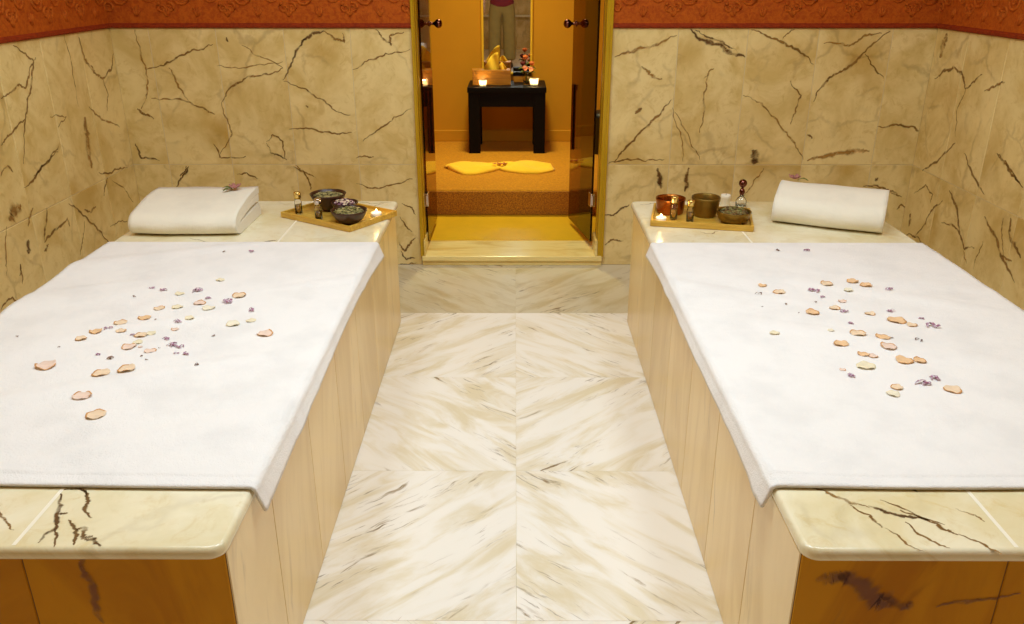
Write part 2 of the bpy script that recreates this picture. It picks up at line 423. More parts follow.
uvtr(bm, uvl, (600, 0), 2.415, bw, [
 (.014, 2, [(35, 390), (60, 360), (100, 315), (140, 280), (172, 240)]), (.018, 4, [(35, 138), (80, 125), (130, 110), (185, 85)]),
 (.026, 3, [(218, 70), (240, 95), (290, 107), (310, 125), (350, 138)]), (.012, 3, [(230, 72), (262, 90), (295, 100), (330, 122)]),
 (.014, 2, [(365, 72), (410, 90), (450, 110), (490, 130), (515, 155)]), (.008, 2, [(440, 95), (455, 80), (470, 70)]),
 (.014, 2, [(515, 245), (530, 215), (560, 185), (600, 160), (640, 125), (700, 75)]), (.014, 4, [(540, 105), (600, 110), (640, 85), (680, 80)]),
 (.010, 2, [(640, 130), (660, 160), (685, 190)]), (.012, 4, [(345, 230), (390, 250), (430, 295), (470, 345), (490, 385)]),
 (.010, 2, [(460, 195), (485, 230), (472, 270), (460, 300)]), (.030, 4, [(500, 388), (560, 375), (620, 362), (650, 365)]),
 (.014, 2, [(670, 305), (720, 302), (760, 308), (780, 320)]), (.012, 4, [(260, 180), (250, 250), (240, 320)]),
 (.008, 4, [(175, 260), (195, 330), (200, 390)]), (.008, 4, [(180, 270), (215, 330), (240, 385)]),
 (.010, 2, [(20, 395), (60, 385), (110, 390), (155, 385)]), (.05, 3, [(368, 362), (374, 378), (374, 396)]), (.02, 4, [(100, 160), (120, 180), (150, 190)]),
 (.02, 2, [(85, 275), (95, 265), (100, 260)]), (.012, 2, [(500, 325), (512, 335)]), (.03, 3, [(138, 405), (142, 440), (146, 455)]),
 (.026, 3, [(215, 405), (208, 440), (205, 462)]), (.010, 4, [(395, 405), (370, 440), (345, 475)]), (.010, 4, [(250, 190), (262, 175), (275, 165)])], ny, rng)
uvtr(bm, uvl, (860, 140), 3.47, bw, [(.012, 2, [(10, 160), (60, 158), (100, 175), (140, 195)]), (.02, 3, [(50, 140), (62, 130)])], ny, rng)
uvtr(bm, uvl, (840, 160), 5.675, bw, [(.009, 2, [(260, 185), (300, 190), (350, 210)]), (.012, 2, [(320, 280), (345, 250), (375, 280)]), (.008, 2, [(150, 150), (200, 155), (230, 165)])], ny, rng)
uvtr(bm, uvl, (570, 180), 3.467, bw, [(.012, 3, [(120, 120), (150, 122), (185, 95), (205, 85)]), (.012, 2, [(120, 225), (150, 205), (185, 210)])], ny, rng)
struct(mesh('wall_back', bm, WM, fix=False))

# --- side walls
def side_wall(name, x, nsgn, ys, seed, veins):
    bm, uvl = new_bm(); rng = random.Random(seed)
    nx = Vector((nsgn, 0, 0)); O = Vector((x, 0, 0)); du = Vector((0, 1, 0)) * (-nsgn if False else 1)
    xo = x - nsgn * .12
    box(bm, (min(x, xo), YF - .12, -.1), (max(x, xo), YB + .12, ZC), mat=1)
    for a, b in zip(ys, ys[1:]):
        tile(bm, uvl, O, Vector((0, 1, 0)), uz, nx, a, b, ZM, ZT, rnd_uv(rng)); tile(bm, uvl, O, Vector((0, 1, 0)), uz, nx, a, b, 0, ZM, rnd_uv(rng))
    quad(bm, uvl, [(x + nsgn * .001, YF, ZT), (x + nsgn * .001, YB, ZT), (x + nsgn * .001, YB, ZC), (x + nsgn * .001, YF, ZC)], mat=5)
    fn = lambda px, py: on_x(px, py, x)
    for off, sc, lst in veins: uvtr(bm, uvl, off, sc, fn, lst, nx, rng)
    # recalc would flip single sheets; set normals by hand for the tiles facing the room
    for f in bm.faces:
        f.normal_update()
    return struct(mesh(name, bm, WM, fix=False))
ysL = [YB]; y = 3.59
while y > YF: ysL.append(y); y -= .302
ysL.append(YF); ysL = ysL[::-1]
side_wall('wall_left', XL, 1, ysL, 21, [((0, 0), 2.438, [
 (.014, 2, [(30, 110), (60, 130), (80, 150), (75, 200), (65, 250), (60, 290), (55, 400)]), (.012, 2, [(0, 240), (25, 225), (45, 205), (60, 215), (70, 170), (85, 140)]),
 (.012, 2, [(0, 355), (20, 330), (45, 300), (60, 290)]), (.022, 4, [(190, 90), (205, 145), (230, 175)]), (.016, 2, [(205, 150), (230, 178), (250, 190), (270, 170), (275, 130)]),
 (.014, 4, [(215, 260), (245, 290), (290, 310)]), (.05, 4, [(205, 285), (212, 340), (222, 410)]), (.01, 2, [(80, 430), (100, 405), (140, 370)]), (.010, 2, [(250, 190), (262, 230), (260, 270)]),
 (.008, 4, [(120, 285), (160, 285), (140, 310)]), (.008, 4, [(150, 70), (175, 170), (190, 260)]), (.012, 2, [(0, 430), (15, 405), (30, 420)])]),
 ((0, 140), 3.465, [
 (.014, 2, [(235, 220), (270, 245), (330, 300), (380, 360)]), (.014, 2, [(150, 355), (180, 320), (230, 270)]), (.01, 2, [(230, 268), (240, 300)]), (.014, 2, [(160, 235), (158, 290), (150, 350)]),
 (.014, 4, [(112, 235), (98, 270), (95, 300)]), (.03, 3, [(95, 345), (98, 395)]), (.01, 4, [(275, 400), (285, 340), (290, 280)]), (.012, 2, [(340, 112), (390, 108), (440, 95)]),
 (.012, 2, [(370, 130), (362, 160), (358, 195)]), (.008, 2, [(380, 300), (405, 285), (440, 280)]), (.016, 2, [(150, 385), (165, 360)]), (.012, 2, [(65, 470), (68, 430), (75, 500)]),
 (.010, 4, [(20, 300), (18, 400), (20, 470)]), (.016, 2, [(290, 240), (310, 250), (330, 230)]), (.008, 4, [(385, 140), (430, 170), (460, 215)]), (.01, 2, [(0, 590), (20, 560), (40, 545), (70, 580)]),
 (.014, 2, [(80, 165), (120, 130), (160, 80), (200, 20)]), (.06, 4, [(30, 280), (45, 250), (70, 225)])])])
ysR = [YB]; y = 3.60
while y > YF: ysR.append(y); y -= .302
ysR.append(YF); ysR = ysR[::-1]
side_wall('wall_right', XR, -1, ysR, 22, [((600, 0), 2.415, [
 (.018, 2, [(810, 190), (835, 170), (860, 165), (880, 190), (885, 215)]), (.010, 4, [(885, 215), (865, 260), (860, 330)]), (.012, 2, [(885, 215), (900, 200), (925, 180)]),
 (.014, 2, [(930, 220), (955, 210), (980, 198)]), (.016, 2, [(780, 412), (820, 385), (860, 345)]), (.016, 2, [(882, 370), (900, 420), (930, 470)]), (.016, 2, [(960, 370), (985, 400), (1020, 450)]),
 (.05, 4, [(840, 80), (830, 110), (822, 140)])]),
 ((860, 140), 3.47, [
 (.014, 2, [(190, 340), (230, 290), (250, 245), (290, 210)]), (.014, 2, [(285, 287), (330, 300), (350, 330), (365, 380), (400, 375)]), (.018, 2, [(312, 175), (340, 240), (350, 325)]),
 (.02, 2, [(525, 270), (522, 340), (560, 410)]), (.022, 2, [(435, 265), (470, 330), (490, 400), (540, 495)]), (.03, 2, [(178, 255), (172, 300)]), (.010, 2, [(190, 185), (230, 155), (255, 190), (245, 220)]),
 (.008, 4, [(430, 350), (410, 400), (395, 450)]), (.01, 4, [(500, 270), (495, 340), (500, 400)]), (.012, 2, [(490, 400), (530, 420)]), (.012, 2, [(480, 50), (520, 100), (568, 165)]), (.01, 4, [(360, 380), (372, 430)]),
 (.014, 2, [(160, 330), (200, 335), (215, 355)])])])
# --- wall behind the camera, with a low white ledge
bm, uvl = new_bm(); rng = random.Random(31); nb = Vector((0, 1, 0))
box(bm, (XL - .12, YF - .12, -.1), (XR + .12, YF, ZC), mat=1)
xs = [XL + i * (XR - XL) / 12 for i in range(13)]
for a, b in zip(xs, xs[1:]):
    for z0, z1 in ((0, ZM), (ZM, ZT)): tile(bm, uvl, Vector((0, YF, 0)), ux, uz, nb, a, b, z0, z1, rnd_uv(rng))
quad(bm, uvl, [(XL, YF + .001, ZT), (XR, YF + .001, ZT), (XR, YF + .001, ZC), (XL, YF + .001, ZC)], mat=5)
struct(mesh('wall_front', bm, WM, fix=False))
bm, uvl = new_bm(True)
box(bm, (XL + .002, YF + .003, .565), (XR - .002, YF + .14, .60), .005)
o = struct(mesh('trim_9', bm, M['slab']))

# --- floor of mirrored diamond-matched marble squares
bm, uvl = new_bm(True); rng = random.Random(5)
box(bm, (XL - .12, YF - .12, -.12), (XR + .12, YB + .02, -.002), mat=1)
TY = [YB] + [3.253 - .6 * i for i in range(13)]; TY = [y for y in TY if y > YF] + [YF]; TY = TY[::-1]
TX = [.005 + .6 * i for i in range(-4, 5)]; TX = [XL] + [x for x in TX if XL + .02 < x < XR - .02] + [XR]
TONE = {}
for j, (y0, y1) in enumerate(zip(TY, TY[1:])):
    jj = len(TY) - 2 - j
    oy = (rng.uniform(0, 30), rng.uniform(0, 30))
    for i, (x0, x1) in enumerate(zip(TX, TX[1:])):
        col = round((x0 - .005) / .6) if x0 > XL + .01 else -4
        left = (col % 2) == 1
        mir = -1 if left else 1
        seam = .005 if col in (-1, 0) else (x0 + x1) / 2
        ang = (PI / 4.2) * (1 if (jj % 2 == 0) else -1)
        c, s = math.cos(ang), math.sin(ang); yc = (y0 + y1) / 2
        sh = 0 if col in (-1, 0) else rng.uniform(3, 9)
        kx = rng.uniform(0, .0)
        def uvf(u, v, mir=mir, seam=seam, c=c, s=s, yc=yc, oy=oy, sh=sh, left=left):
            p, q = (u - seam) * mir, v - yc
            return (oy[0] + sh + p * c + q * s + (5.3 if left else 0), oy[1] - p * s + q * c)
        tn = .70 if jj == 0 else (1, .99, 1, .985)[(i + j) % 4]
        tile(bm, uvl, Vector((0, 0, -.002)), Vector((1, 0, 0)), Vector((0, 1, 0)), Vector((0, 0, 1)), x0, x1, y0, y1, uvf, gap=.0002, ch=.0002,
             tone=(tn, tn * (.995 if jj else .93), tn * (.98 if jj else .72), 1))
struct(mesh('floor', bm, [M['floor'], M['grout']], fix=False))
bm = bmesh.new(); box(bm, (XL - .12, YF - .12, ZC), (XR + .12, YB + .12, ZC + .1))
struct(mesh('ceiling', bm, M['ceil']))

# --- terracotta frieze with scroll relief over the marble
def frieze(name, a, b, nrm):
    a, b = Vector(a), Vector(b); d = (b - a); L = d.length; d.normalize(); n = Vector(nrm)
    bm = bmesh.new()
    P = lambda s, h, z: a + d * s + n * h + Vector((0, 0, z))
    prof = [(0, ZT), (.010, ZT), (.014, ZT + .005), (.014, ZT + .012), (.009, ZT + .018), (.006, ZT + .02)]
    def sweep(prof, mat):
        r0 = [bm.verts.new(P(0, h, z)) for h, z in prof]; r1 = [bm.verts.new(P(L, h, z)) for h, z in prof]
        for k in range(len(prof) - 1):
            f = bm.faces.new((r0[k], r1[k], r1[k + 1], r0[k + 1])); f.material_index = mat
        for r in (r0, r1[::-1]):
            pass
    sweep(prof, 1)
    sweep([(.006, ZT + .02), (.006, ZT + .26), (.010, ZT + .262), (.012, ZT + .27), (.010, ZT + .278), (0, ZT + .28)], 0)
    n_ = max(1, int(L / .125)); st = L / n_
    for k in range(n_):
        s0 = (k + .5) * st; fl = 1 if k % 2 else -1
        for (cs, cz, r, ph, tn) in ((0, .135, .042, 0, 1.7), (.05 * fl, .085, .022, 2.0, 1.2), (-.045 * fl, .185, .024, 4, 1.3)):
            pts = []
            for q in range(18):
                t = q / 17; th = ph + fl * t * tn * 2 * PI; rr = r * (1 - .8 * t)
                pts.append(P(min(L, max(0, s0 + cs + rr * math.cos(th))), .007, ZT + cz + rr * math.sin(th)))
            tube(bm, pts, lambda t: .0062 * (1 - .5 * t), 6, mat=2)
        for q in range(5):
            aa = -PI / 2 + (q - 2) * .5
            tip = P(min(L, max(0, s0 + st / 2 + .03 * math.cos(aa + PI / 2) * (1 if q > 2 else 1) * (q - 2) * .6)), .007, ZT + .06 + .03 * abs(math.cos((q - 2) * .5)))
            base = P(min(L, max(0, s0 + st / 2)), .007, ZT + .05)
            tube(bm, [base, (base + tip) / 2, tip], lambda t: .006 * (1 - .6 * t), 6, mat=2)
    return struct(mesh(name, bm, [M['frieze'], M['bead'], M['scroll']]))
frieze('trim_1', (XL, YB - .001, 0), (DL - .002, YB - .001, 0), (0, -1, 0))
frieze('trim_2', (DR + .002, YB - .001, 0), (XR, YB - .001, 0), (0, -1, 0))
frieze('trim_3', (XL + .001, YB, 0), (XL + .001, YF, 0), (1, 0, 0))
frieze('trim_4', (XR - .001, YB, 0), (XR - .001, YF, 0), (-1, 0, 0))

# --- door frame, its marble upstands and the sill
bm = bmesh.new(); FW = .026
for s, x in ((1, DL), (-1, DR)):
    FW = .013 if s > 0 else .026
    x0, x1 = sorted((x, x + s * FW)); box(bm, (x0, YB - .014, .047), (x1, YB + .13, DZ), .003)
    x0, x1 = sorted((x + s * FW, x + s * (FW + .004))); box(bm, (x0, YB + .03, .047), (x1, YB + .06, DZ - FW), .002)
    x0, x1 = sorted((x - s * .003, x + s * .008)); box(bm, (x0, YB - .020, .047), (x1, YB - .012, DZ), .002)
box(bm, (DL, YB - .014, DZ - FW), (DR, YB + .13, DZ), .003)
struct(mesh('trim_5', bm, M['frame']))
for nm, x0, x1 in (('trim_6', DL + .013, DL + .020), ('trim_7', DR - FW - .013, DR - FW)):
    bm, uvl = new_bm(True); box(bm, (x0, YB - .02, .05), (x1, YB + .135, .128), .003)
    for f in bm.faces:
        for lp in f.loops: lp[uvl].uv = (lp.vert.co.y * 1.0 + lp.vert.co.x, lp.vert.co.z)
    for f in bm.faces:
        for lp in f.loops: lp[bm.loops.layers.float_color['tone']] = (1, 1, 1, 1)
    struct(mesh(nm, bm, M['sill']))
def tone_white(bm, uvl, fu):
    cl = bm.loops.layers.float_color['tone']
    for f in bm.faces:
        for lp in f.loops: lp[cl] = (1, 1, 1, 1); lp[uvl].uv = fu(lp.vert.co)
bm, uvl = new_bm(True)
box(bm, (DL + .003, YB - .024, .024), (DR - .003, YB + .236, .05), .004)
box(bm, (DL + .003, YB - .012, 0.0), (DR - .003, YB + .236, .026), .002)
tone_white(bm, uvl, lambda c: (c.x + 3, c.y + c.z))
struct(mesh('trim_8', bm, M['sill']))

# --- the lobby beyond the door
LX0, LX1, LY, LZ, ST = -1.25, 1.05, 6.066, 2.5, 4.609
bm = bmesh.new(); box(bm, (LX0, YB + .236, -.1), (LX1, ST + .01, .05)); struct(mesh('floor_lobby', bm, M['lobby_floor']))
bm = bmesh.new(); box(bm, (LX0, ST, -.1), (LX1, LY, .193), .012, 3); struct(mesh('floor_platform', bm, M['carpet']))
bm = bmesh.new(); box(bm, (LX0, ST - .010, .05), (LX1, ST + .004, .186), .004); struct(mesh('trim_10', bm, M['riser']))
bm = bmesh.new(); box(bm, (LX0 - .1, LY, -.1), (LX1 + .1, LY + .1, LZ + .1)); struct(mesh('wall_lobby_back', bm, M['orange']))
bm = bmesh.new(); box(bm, (LX0 - .1, YB + .122, -.1), (LX0, LY, LZ + .1)); struct(mesh('wall_lobby_left', bm, M['orange']))
bm = bmesh.new(); box(bm, (LX1, YB + .122, -.1), (LX1 + .1, LY, LZ + .1)); struct(mesh('wall_lobby_right', bm, M['orange']))
bm = bmesh.new(); box(bm, (LX0, YB + .122, LZ), (LX1, LY, LZ + .1)); struct(mesh('ceiling_lobby', bm, M['ceil']))
bm = bmesh.new(); box(bm, (LX0, LY - .014, .193), (LX1, LY + .001, .272), .004); struct(mesh('baseboard_lobby', bm, M['orange']))

# --- the two glass door leaves
def leaf(name, hinge, free, label):
    h, f = Vector((hinge[0], hinge[1], 0)), Vector((free[0], free[1], 0)); d = (f - h); L = d.length
    ang = math.atan2(d.y, d.x); r = empty(name, (h.x, h.y, .082), ang); r['kind'] = 'structure'; r['label'] = label
    bm = bmesh.new(); box(bm, (.004, -.005, 0), (L, .005, 2.0), .0015, 1); mesh('glass_pane', bm, M['door_glass'], r)
    for z in (.215, 1.72):
        bm = bmesh.new(); box(bm, (-.012, -.012, z - .033), (.036, .012, z + .033), .003); box(bm, (-.02, -.006, z - .025), (-.008, .006, z + .025), .002)
        mesh('hinge_clamp', bm, M['chrome'], r)
    for s in (1, -1):
        bm = bmesh.new(); zz = 1.098 - .082
        pr = [(0, 0), (.014, 0), (.014, .004), (.007, .008), (.007, .022), (.013, .028), (.020, .036), (.022, .046), (.019, .056), (.011, .062), (0, .064)]
        lathe(bm, pr, 18)
        bmesh.ops.rotate(bm, verts=bm.verts[:], matrix=Matrix.Rotation(-s * PI / 2, 3, 'X'))
        bmesh.ops.translate(bm, verts=bm.verts[:], vec=(L - .055, s * .005, zz))
        mesh('knob', bm, M['bronze'], r)
    return r
leaf('door_1', (-.437, 3.998), (-.431, 4.43), 'left glass door leaf swung open into the lobby, seen edge on')
leaf('door_2', (.383, 3.995), (.300, 4.43), 'right bronze tinted glass door leaf swung open into the lobby')

# ------------------------------------------------------------------ massage benches
BZ = .49
def bench(sgn, slab_in, base_in, veins, seed, label):
    rng = random.Random(seed)
    X0 = 1.372; y0, y1 = 1.078, 3.245
    r = empty('massage_bench', (sgn * .92, 2.16, 0)); tag(r, label, 'bench'); rx, ry = sgn * .92, 2.16
    T = Matrix.Translation((-rx, -ry, 0))
    # slab: rounded-corner marble top with a rolled edge
    bm, uvl = new_bm(True)
    xa, xb = sorted((sgn * slab_in, sgn * X0)); rad = .028
    def outline(ins, z):
        pts = []
        for cx_, cy_, a0 in ((xb - rad, y1 - rad, 0), (xa + rad, y1 - rad, PI / 2), (xa + rad, y0 + rad, PI), (xb - rad, y0 + rad, 1.5 * PI)):
            for k in range(7):
                a = a0 + PI / 2 * k / 6
                pts.append(Vector((cx_ + (rad - ins) * math.cos(a), cy_ + (rad - ins) * math.sin(a), z)))
        return [bm.verts.new(p) for p in pts]
    prof = [(.005, BZ - .022), (.001, BZ - .020), (0, BZ - .016), (0, BZ - .009), (.002, BZ - .004), (.005, BZ - .001), (.010, BZ)]
    rings = [outline(*p) for p in prof]
    for a, b in zip(rings, rings[1:]):
        for k in range(len(a)):
            f = bm.faces.new((a[k], a[(k + 1) % len(a)], b[(k + 1) % len(a)], b[k])); f.smooth = True
    bm.faces.new(rings[0][::-1]); bm.faces.new(rings[-1])
    off = rng.uniform(0, 30)
    for f in bm.faces:
        for lp in f.loops: c = lp.vert.co; lp[uvl].uv = (off + c.x + c.z, off * .7 + c.y + .3 * c.z)
    bmesh.ops.recalc_face_normals(bm, faces=bm.faces[:])
    # pale seams between the slab's pieces, flush strips
    sx = sgn * .805
    for x0_, x1_, ya, yb in ((sx - .0035, sx + .0035, y0 + .0102, y1 - .0102),):
        f = quad(bm, uvl, [(x0_, ya, BZ + .00025), (x1_, ya, BZ + .00025), (x1_, yb, BZ + .00025), (x0_, yb, BZ + .00025)], mat=1)
    uvtr(bm, uvl, (0, 0), 1.0, lambda px, py: on_z(px, py, BZ), veins, Vector((0, 0, 1)), rng, .0002) if veins else None
    bm.transform(T); mesh('slab_top', bm, [M['slab'], M['seam'], M['vein'], M['vein_dark'], M['vein_ochre']], r, fix=False)
    # base clad in upright tiles
    bm, uvl = new_bm(True)
    xi, xo = sgn * base_in, sgn * (X0 - .012); yb0, yb1, zt = 1.100, 3.158, BZ - .022
    a, b = sorted((xi, xo)); box(bm, (a, yb0, 0), (b, yb1, zt), mat=1)
    joints = [yb0, 1.345, 1.65, 1.953, 2.257, 2.56, 2.862, yb1]
    nx = Vector((-sgn, 0, 0))
    def st_uv(): 
        ox, oy = rng.uniform(0, 30), rng.uniform(0, 30); a_ = rng.uniform(-.25, .25); c, s = math.cos(a_), math.sin(a_)
        return lambda u, v: (ox + v * c + u * s, oy - v * s + u * c)
    for p, q in zip(joints, joints[1:]):
        tn = rng.uniform(.92, 1.05)
        tile(bm, uvl, Vector((xi, 0, 0)), Vector((0, 1, 0)), uz, nx, p, q, .001, zt, st_uv(), gap=.0011, mat=0, tone=(tn, tn, tn, 1))
        tile(bm, uvl, Vector((xo, 0, 0)), Vector((0, 1, 0)), uz, -nx, p, q, .001, zt, st_uv(), gap=.0011, mat=0)
    xs_ = sorted([xi, sgn * .806, sgn * 1.108, xo])
    for p, q in zip(xs_, xs_[1:]):
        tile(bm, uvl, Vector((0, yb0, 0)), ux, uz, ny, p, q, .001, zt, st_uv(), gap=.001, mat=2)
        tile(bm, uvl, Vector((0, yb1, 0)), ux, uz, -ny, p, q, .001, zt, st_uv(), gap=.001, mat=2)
    if sgn > 0:
        for w, pts in ((.05, [(838, 578), (858, 582), (875, 600), (900, 604)]), (.03, [(815, 580), (835, 576), (850, 572)]), (.02, [(880, 596), (905, 606), (912, 600)]), (.012, [(935, 606), (970, 600), (1020, 592)])):
            vein_strip(bm, uvl, [on_y(x, y, yb0) for x, y in pts], w, ny, 3, rng, .008)
    else:
        for w, pts in ((.02, [(82, 552), (92, 580), (105, 622)]),):
            vein_strip(bm, uvl, [on_y(x, y, yb0) for x, y in pts], w, ny, 3, rng, .008)
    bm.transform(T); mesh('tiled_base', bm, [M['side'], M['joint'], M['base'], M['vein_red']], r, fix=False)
    return r
bench(-1, .466, .471, [
 (.010, 3, [(83, 489), (88, 500), (86, 505), (92, 518)]), (.006, 3, [(62, 490), (80, 489), (86, 496)]), (.010, 3, [(60, 490), (58, 512), (54, 530), (38, 543)]), (.008, 3, [(58, 514), (68, 513)]),
 (.010, 3, [(68, 520), (76, 534), (74, 545)]), (.012, 3, [(76, 530), (86, 528), (84, 538), (93, 536)]), (.010, 3, [(84, 540), (95, 538), (101, 546)]), (.007, 3, [(55, 530), (54, 547)]),
 (.014, 3, [(262, 243), (270, 241), (277, 240)]), (.007, 2, [(190, 238), (200, 240), (212, 243)]), (.008, 2, [(355, 201), (372, 204), (392, 202)]), (.007, 2, [(368, 208), (384, 203)]),
 (.006, 2, [(0, 505), (5, 520), (14, 530)])], 41, 'left marble massage bench with tiled sides, spread with a white sheet towel')
bench(1, .463, .467, [
 (.010, 2, [(812, 488), (832, 495), (850, 503), (870, 508)]), (.012, 3, [(868, 506), (885, 512), (905, 516), (930, 520)]), (.010, 2, [(900, 510), (925, 519), (945, 530), (958, 535)]),
 (.008, 2, [(880, 500), (915, 515), (945, 525)]), (.008, 2, [(850, 505), (870, 515), (882, 528)]), (.007, 2, [(905, 522), (930, 540), (950, 548)]), (.007, 2, [(958, 534), (985, 545), (1002, 554)]),
 (.006, 2, [(885, 528), (905, 542), (925, 552)]), (.008, 3, [(904, 485), (912, 489), (918, 492)]), (.006, 4, [(955, 508), (975, 515), (985, 522)]), (.007, 2, [(700, 232), (712, 234), (718, 231)]), (.007, 2, [(785, 243), (800, 244)]),
 (.008, 2, [(640, 205), (655, 203), (668, 206)])], 42, 'right marble massage bench with tiled sides, spread with a white sheet towel')

# ------------------------------------------------------------------ sheet towels spread on the benches
def sheet(sgn, slab_in, yf, yb, wob, seed, label):
    rng = random.Random(seed); off = Vector((rng.uniform(0, 50), rng.uniform(0, 50), 0))
    r = .014; cxx = slab_in + .004 if sgn < 0 else slab_in + .003; X0 = 1.366
    flat = X0 - cxx; arc = r * PI / 2; drop = .036
    tot = flat + arc + drop
    ns = 92; S_ = [flat * k / 78 for k in range(78)] + [flat + arc * k / 5 for k in range(6)] + [flat + arc + drop * k / 5 for k in range(1, 6)]
    nt = 128; Ly = yb - yf
    T_ = [0, .004, .008, .018, .028, .031, .034, .040] + [.04 + (Ly - .08) * k / nt for k in range(1, nt)] + [Ly - .04, Ly - .034, Ly - .031, Ly - .028, Ly - .018, Ly - .008, Ly - .004, Ly]
    bm = bmesh.new(); G = []
    base_c = Vector((sgn * .92, (yf + yb) / 2, BZ))
    for t in T_:
        row = []
        for s in S_:
            yedge = wob(s / tot)
            y = yf + t + yedge * (1 - t / Ly)
            if s <= flat: ux_, z = X0 - s, BZ + .0095
            elif s <= flat + arc:
                a = (s - flat) / r; ux_, z = cxx - r * math.sin(a), BZ + .0095 - r + r * math.cos(a)
            else:
                d = (s - flat - arc) * (.55 + .45 * abs(2 * t / Ly - 1) ** 3); ux_, z = cxx - r - d * .38, BZ + .0095 - r - d
            hang = max(0, s - flat) / (arc + drop)
            p = Vector((ux_ * 2.6, y * 6.0 + ux_ * 1.5, 0)) + off
            wr = mnoise.noise(p * .9) * .55 + mnoise.noise(p * 2.1 + Vector((9, 2, 4))) * .3
            fold = max(0, mnoise.noise(Vector((ux_ * 1.2 + 3, y * 9 + ux_ * 4, 5)) + off) - .12)
            h = max(-.0005, .0034 * (wr + .5)) + .013 * fold
            hem = min(t, Ly - t)
            if hem < .034: h *= hem / .034
            if .026 < hem < .0325: h -= .0012
            if hem < .003: h -= .003
            if s <= flat: z += h
            else: ux_ -= h * .5 * hang; ux_ += .003 * hang * math.sin(y * 5 + seed); z += hang * .002 * math.sin(y * 4.0 + seed * 2)
            h = h
            row.append(bm.verts.new(Vector((sgn * ux_, y, z)) - base_c))
        G.append(row)
    for a, b in zip(G, G[1:]):
        for k in range(len(S_) - 1):
            f = bm.faces.new((a[k], a[k + 1], b[k + 1], b[k])); f.smooth = True
    o = mesh('sheet_towel', bm, M['terry'], loc=base_c)
    if o.data.polygons[len(o.data.polygons) // 2].normal.z < 0 or True:
        nz = sum(p.normal.z for p in o.data.polygons)
        if nz < 0: o.data.flip_normals()
    md = o.modifiers.new('thick', 'SOLIDIFY'); md.thickness = .006; md.offset = -1
    from mathutils.bvhtree import BVHTree
    tag(o, label, 'towel')
    return BVHTree.FromPolygons([v.co + base_c for v in o.data.vertices], [tuple(p.vertices) for p in o.data.polygons])
BVL = sheet(-1, .466, 1.243, 2.672, lambda q: .004 * math.sin(q * 5), 3, 'large white terry sheet spread over the left marble bench, petals scattered on it')
BVR = sheet(1, .464, 1.245, 2.668, lambda q: .004 * math.sin(q * 6 + 1), 8, 'large white terry sheet spread over the right marble bench, petals scattered on it')

# ------------------------------------------------------------------ folded towels
def folded(loc, rotz, L, D, Hh, th, label, bulge, seed, slope=.7):
    """nested C folds, opening at the back; thick path swept along x"""
    rng = random.Random(seed)
    bm = bmesh.new()
    def cpath(d0, zc, hh, depth, n=12):
        rr = hh / 2
        pts = [(depth, zc - rr)]
        for k in range(1, 6): pts.append((depth + (d0 + rr - depth) * k / 6, zc - rr))
        for k in range(n + 1):
            a = -PI / 2 - PI * k / n; pts.append((d0 + rr + rr * math.cos(a), zc + rr * math.sin(a)))
        for k in range(1, 6): pts.append((d0 + rr + (depth - d0 - rr) * k / 6, zc + rr + bulge * math.sin(PI * k / 6)))
        pts.append((depth, zc + rr)); return pts
    def thick(pts, th):
        P = [Vector((0, y, z)) for y, z in pts]; o, i = [], []
        for k, p in enumerate(P):
            d = (P[min(k + 1, len(P) - 1)] - P[max(0, k - 1)]).normalized(); nn = Vector((0, -d.z, d.y))
            o.append(p + nn * th / 2); i.append(p - nn * th / 2)
        return o + i[::-1]
    NX = 26
    for (d0, hh, dep) in ((th / 2, Hh - th, D), (th * 1.55, Hh - 3.05 * th, D - .012)):
        loop = thick(cpath(d0, Hh / 2, hh, dep), th)
        rings = []
        for q in range(NX + 1):
            x = -L / 2 + L * q / NX
            e = min(q, NX - q); sh = .004 if e == 0 else (.0012 if e == 1 else 0)
            cy_ = sum(p.y for p in loop) / len(loop)
            ring = []
            for k, p in enumerate(loop):
                j = mnoise.noise(Vector((x * 9 + seed, p.y * 12, p.z * 12))) * .004
                w = Vector((x * (1 + (.004 if d0 > th else 0)), p.y + j, max(.0008, p.z + j * (1 if p.z > .02 else 0))))
                w.y -= .010 * math.cos(x / L * PI) - .010; w.z *= slope + (1 - slope) * min(1, max(0, p.y / D))
                ring.append(bm.verts.new(w))
            rings.append(ring)
        for a, b in zip(rings, rings[1:]):
            for k in range(len(loop)):
                f = bm.faces.new((a[k], a[(k + 1) % len(loop)], b[(k + 1) % len(loop)], b[k])); f.smooth = True
        m = len(loop) // 2
        for ring in (rings[0], rings[-1]):
            for k in range(m - 1):
                bm.faces.new((ring[k], ring[k + 1], ring[2 * m - 2 - k], ring[2 * m - 1 - k]))
    o = mesh('folded_towel', bm, M['terry_fold'], loc=loc, rotz=rotz)
    return tag(o, label, 'towel', 'folded towels at the heads of the benches')
folded((-1.146, 2.742, BZ + .0005), 0, .372, .295, .105, .024, 'folded white towel with stacked layers at the head of the left bench', .008, 2)
rv = Vector((1.262 - .922, 2.775 - 2.932, 0))
rt_c = Vector(((1.266 + .926) / 2, (2.752 + 2.909) / 2, BZ + .0005))
folded(rt_c, math.atan2(rv.y, rv.x), rv.length, .225, .115, .026, 'folded white towel turned at an angle at the head of the right bench', .018, 6, .82)

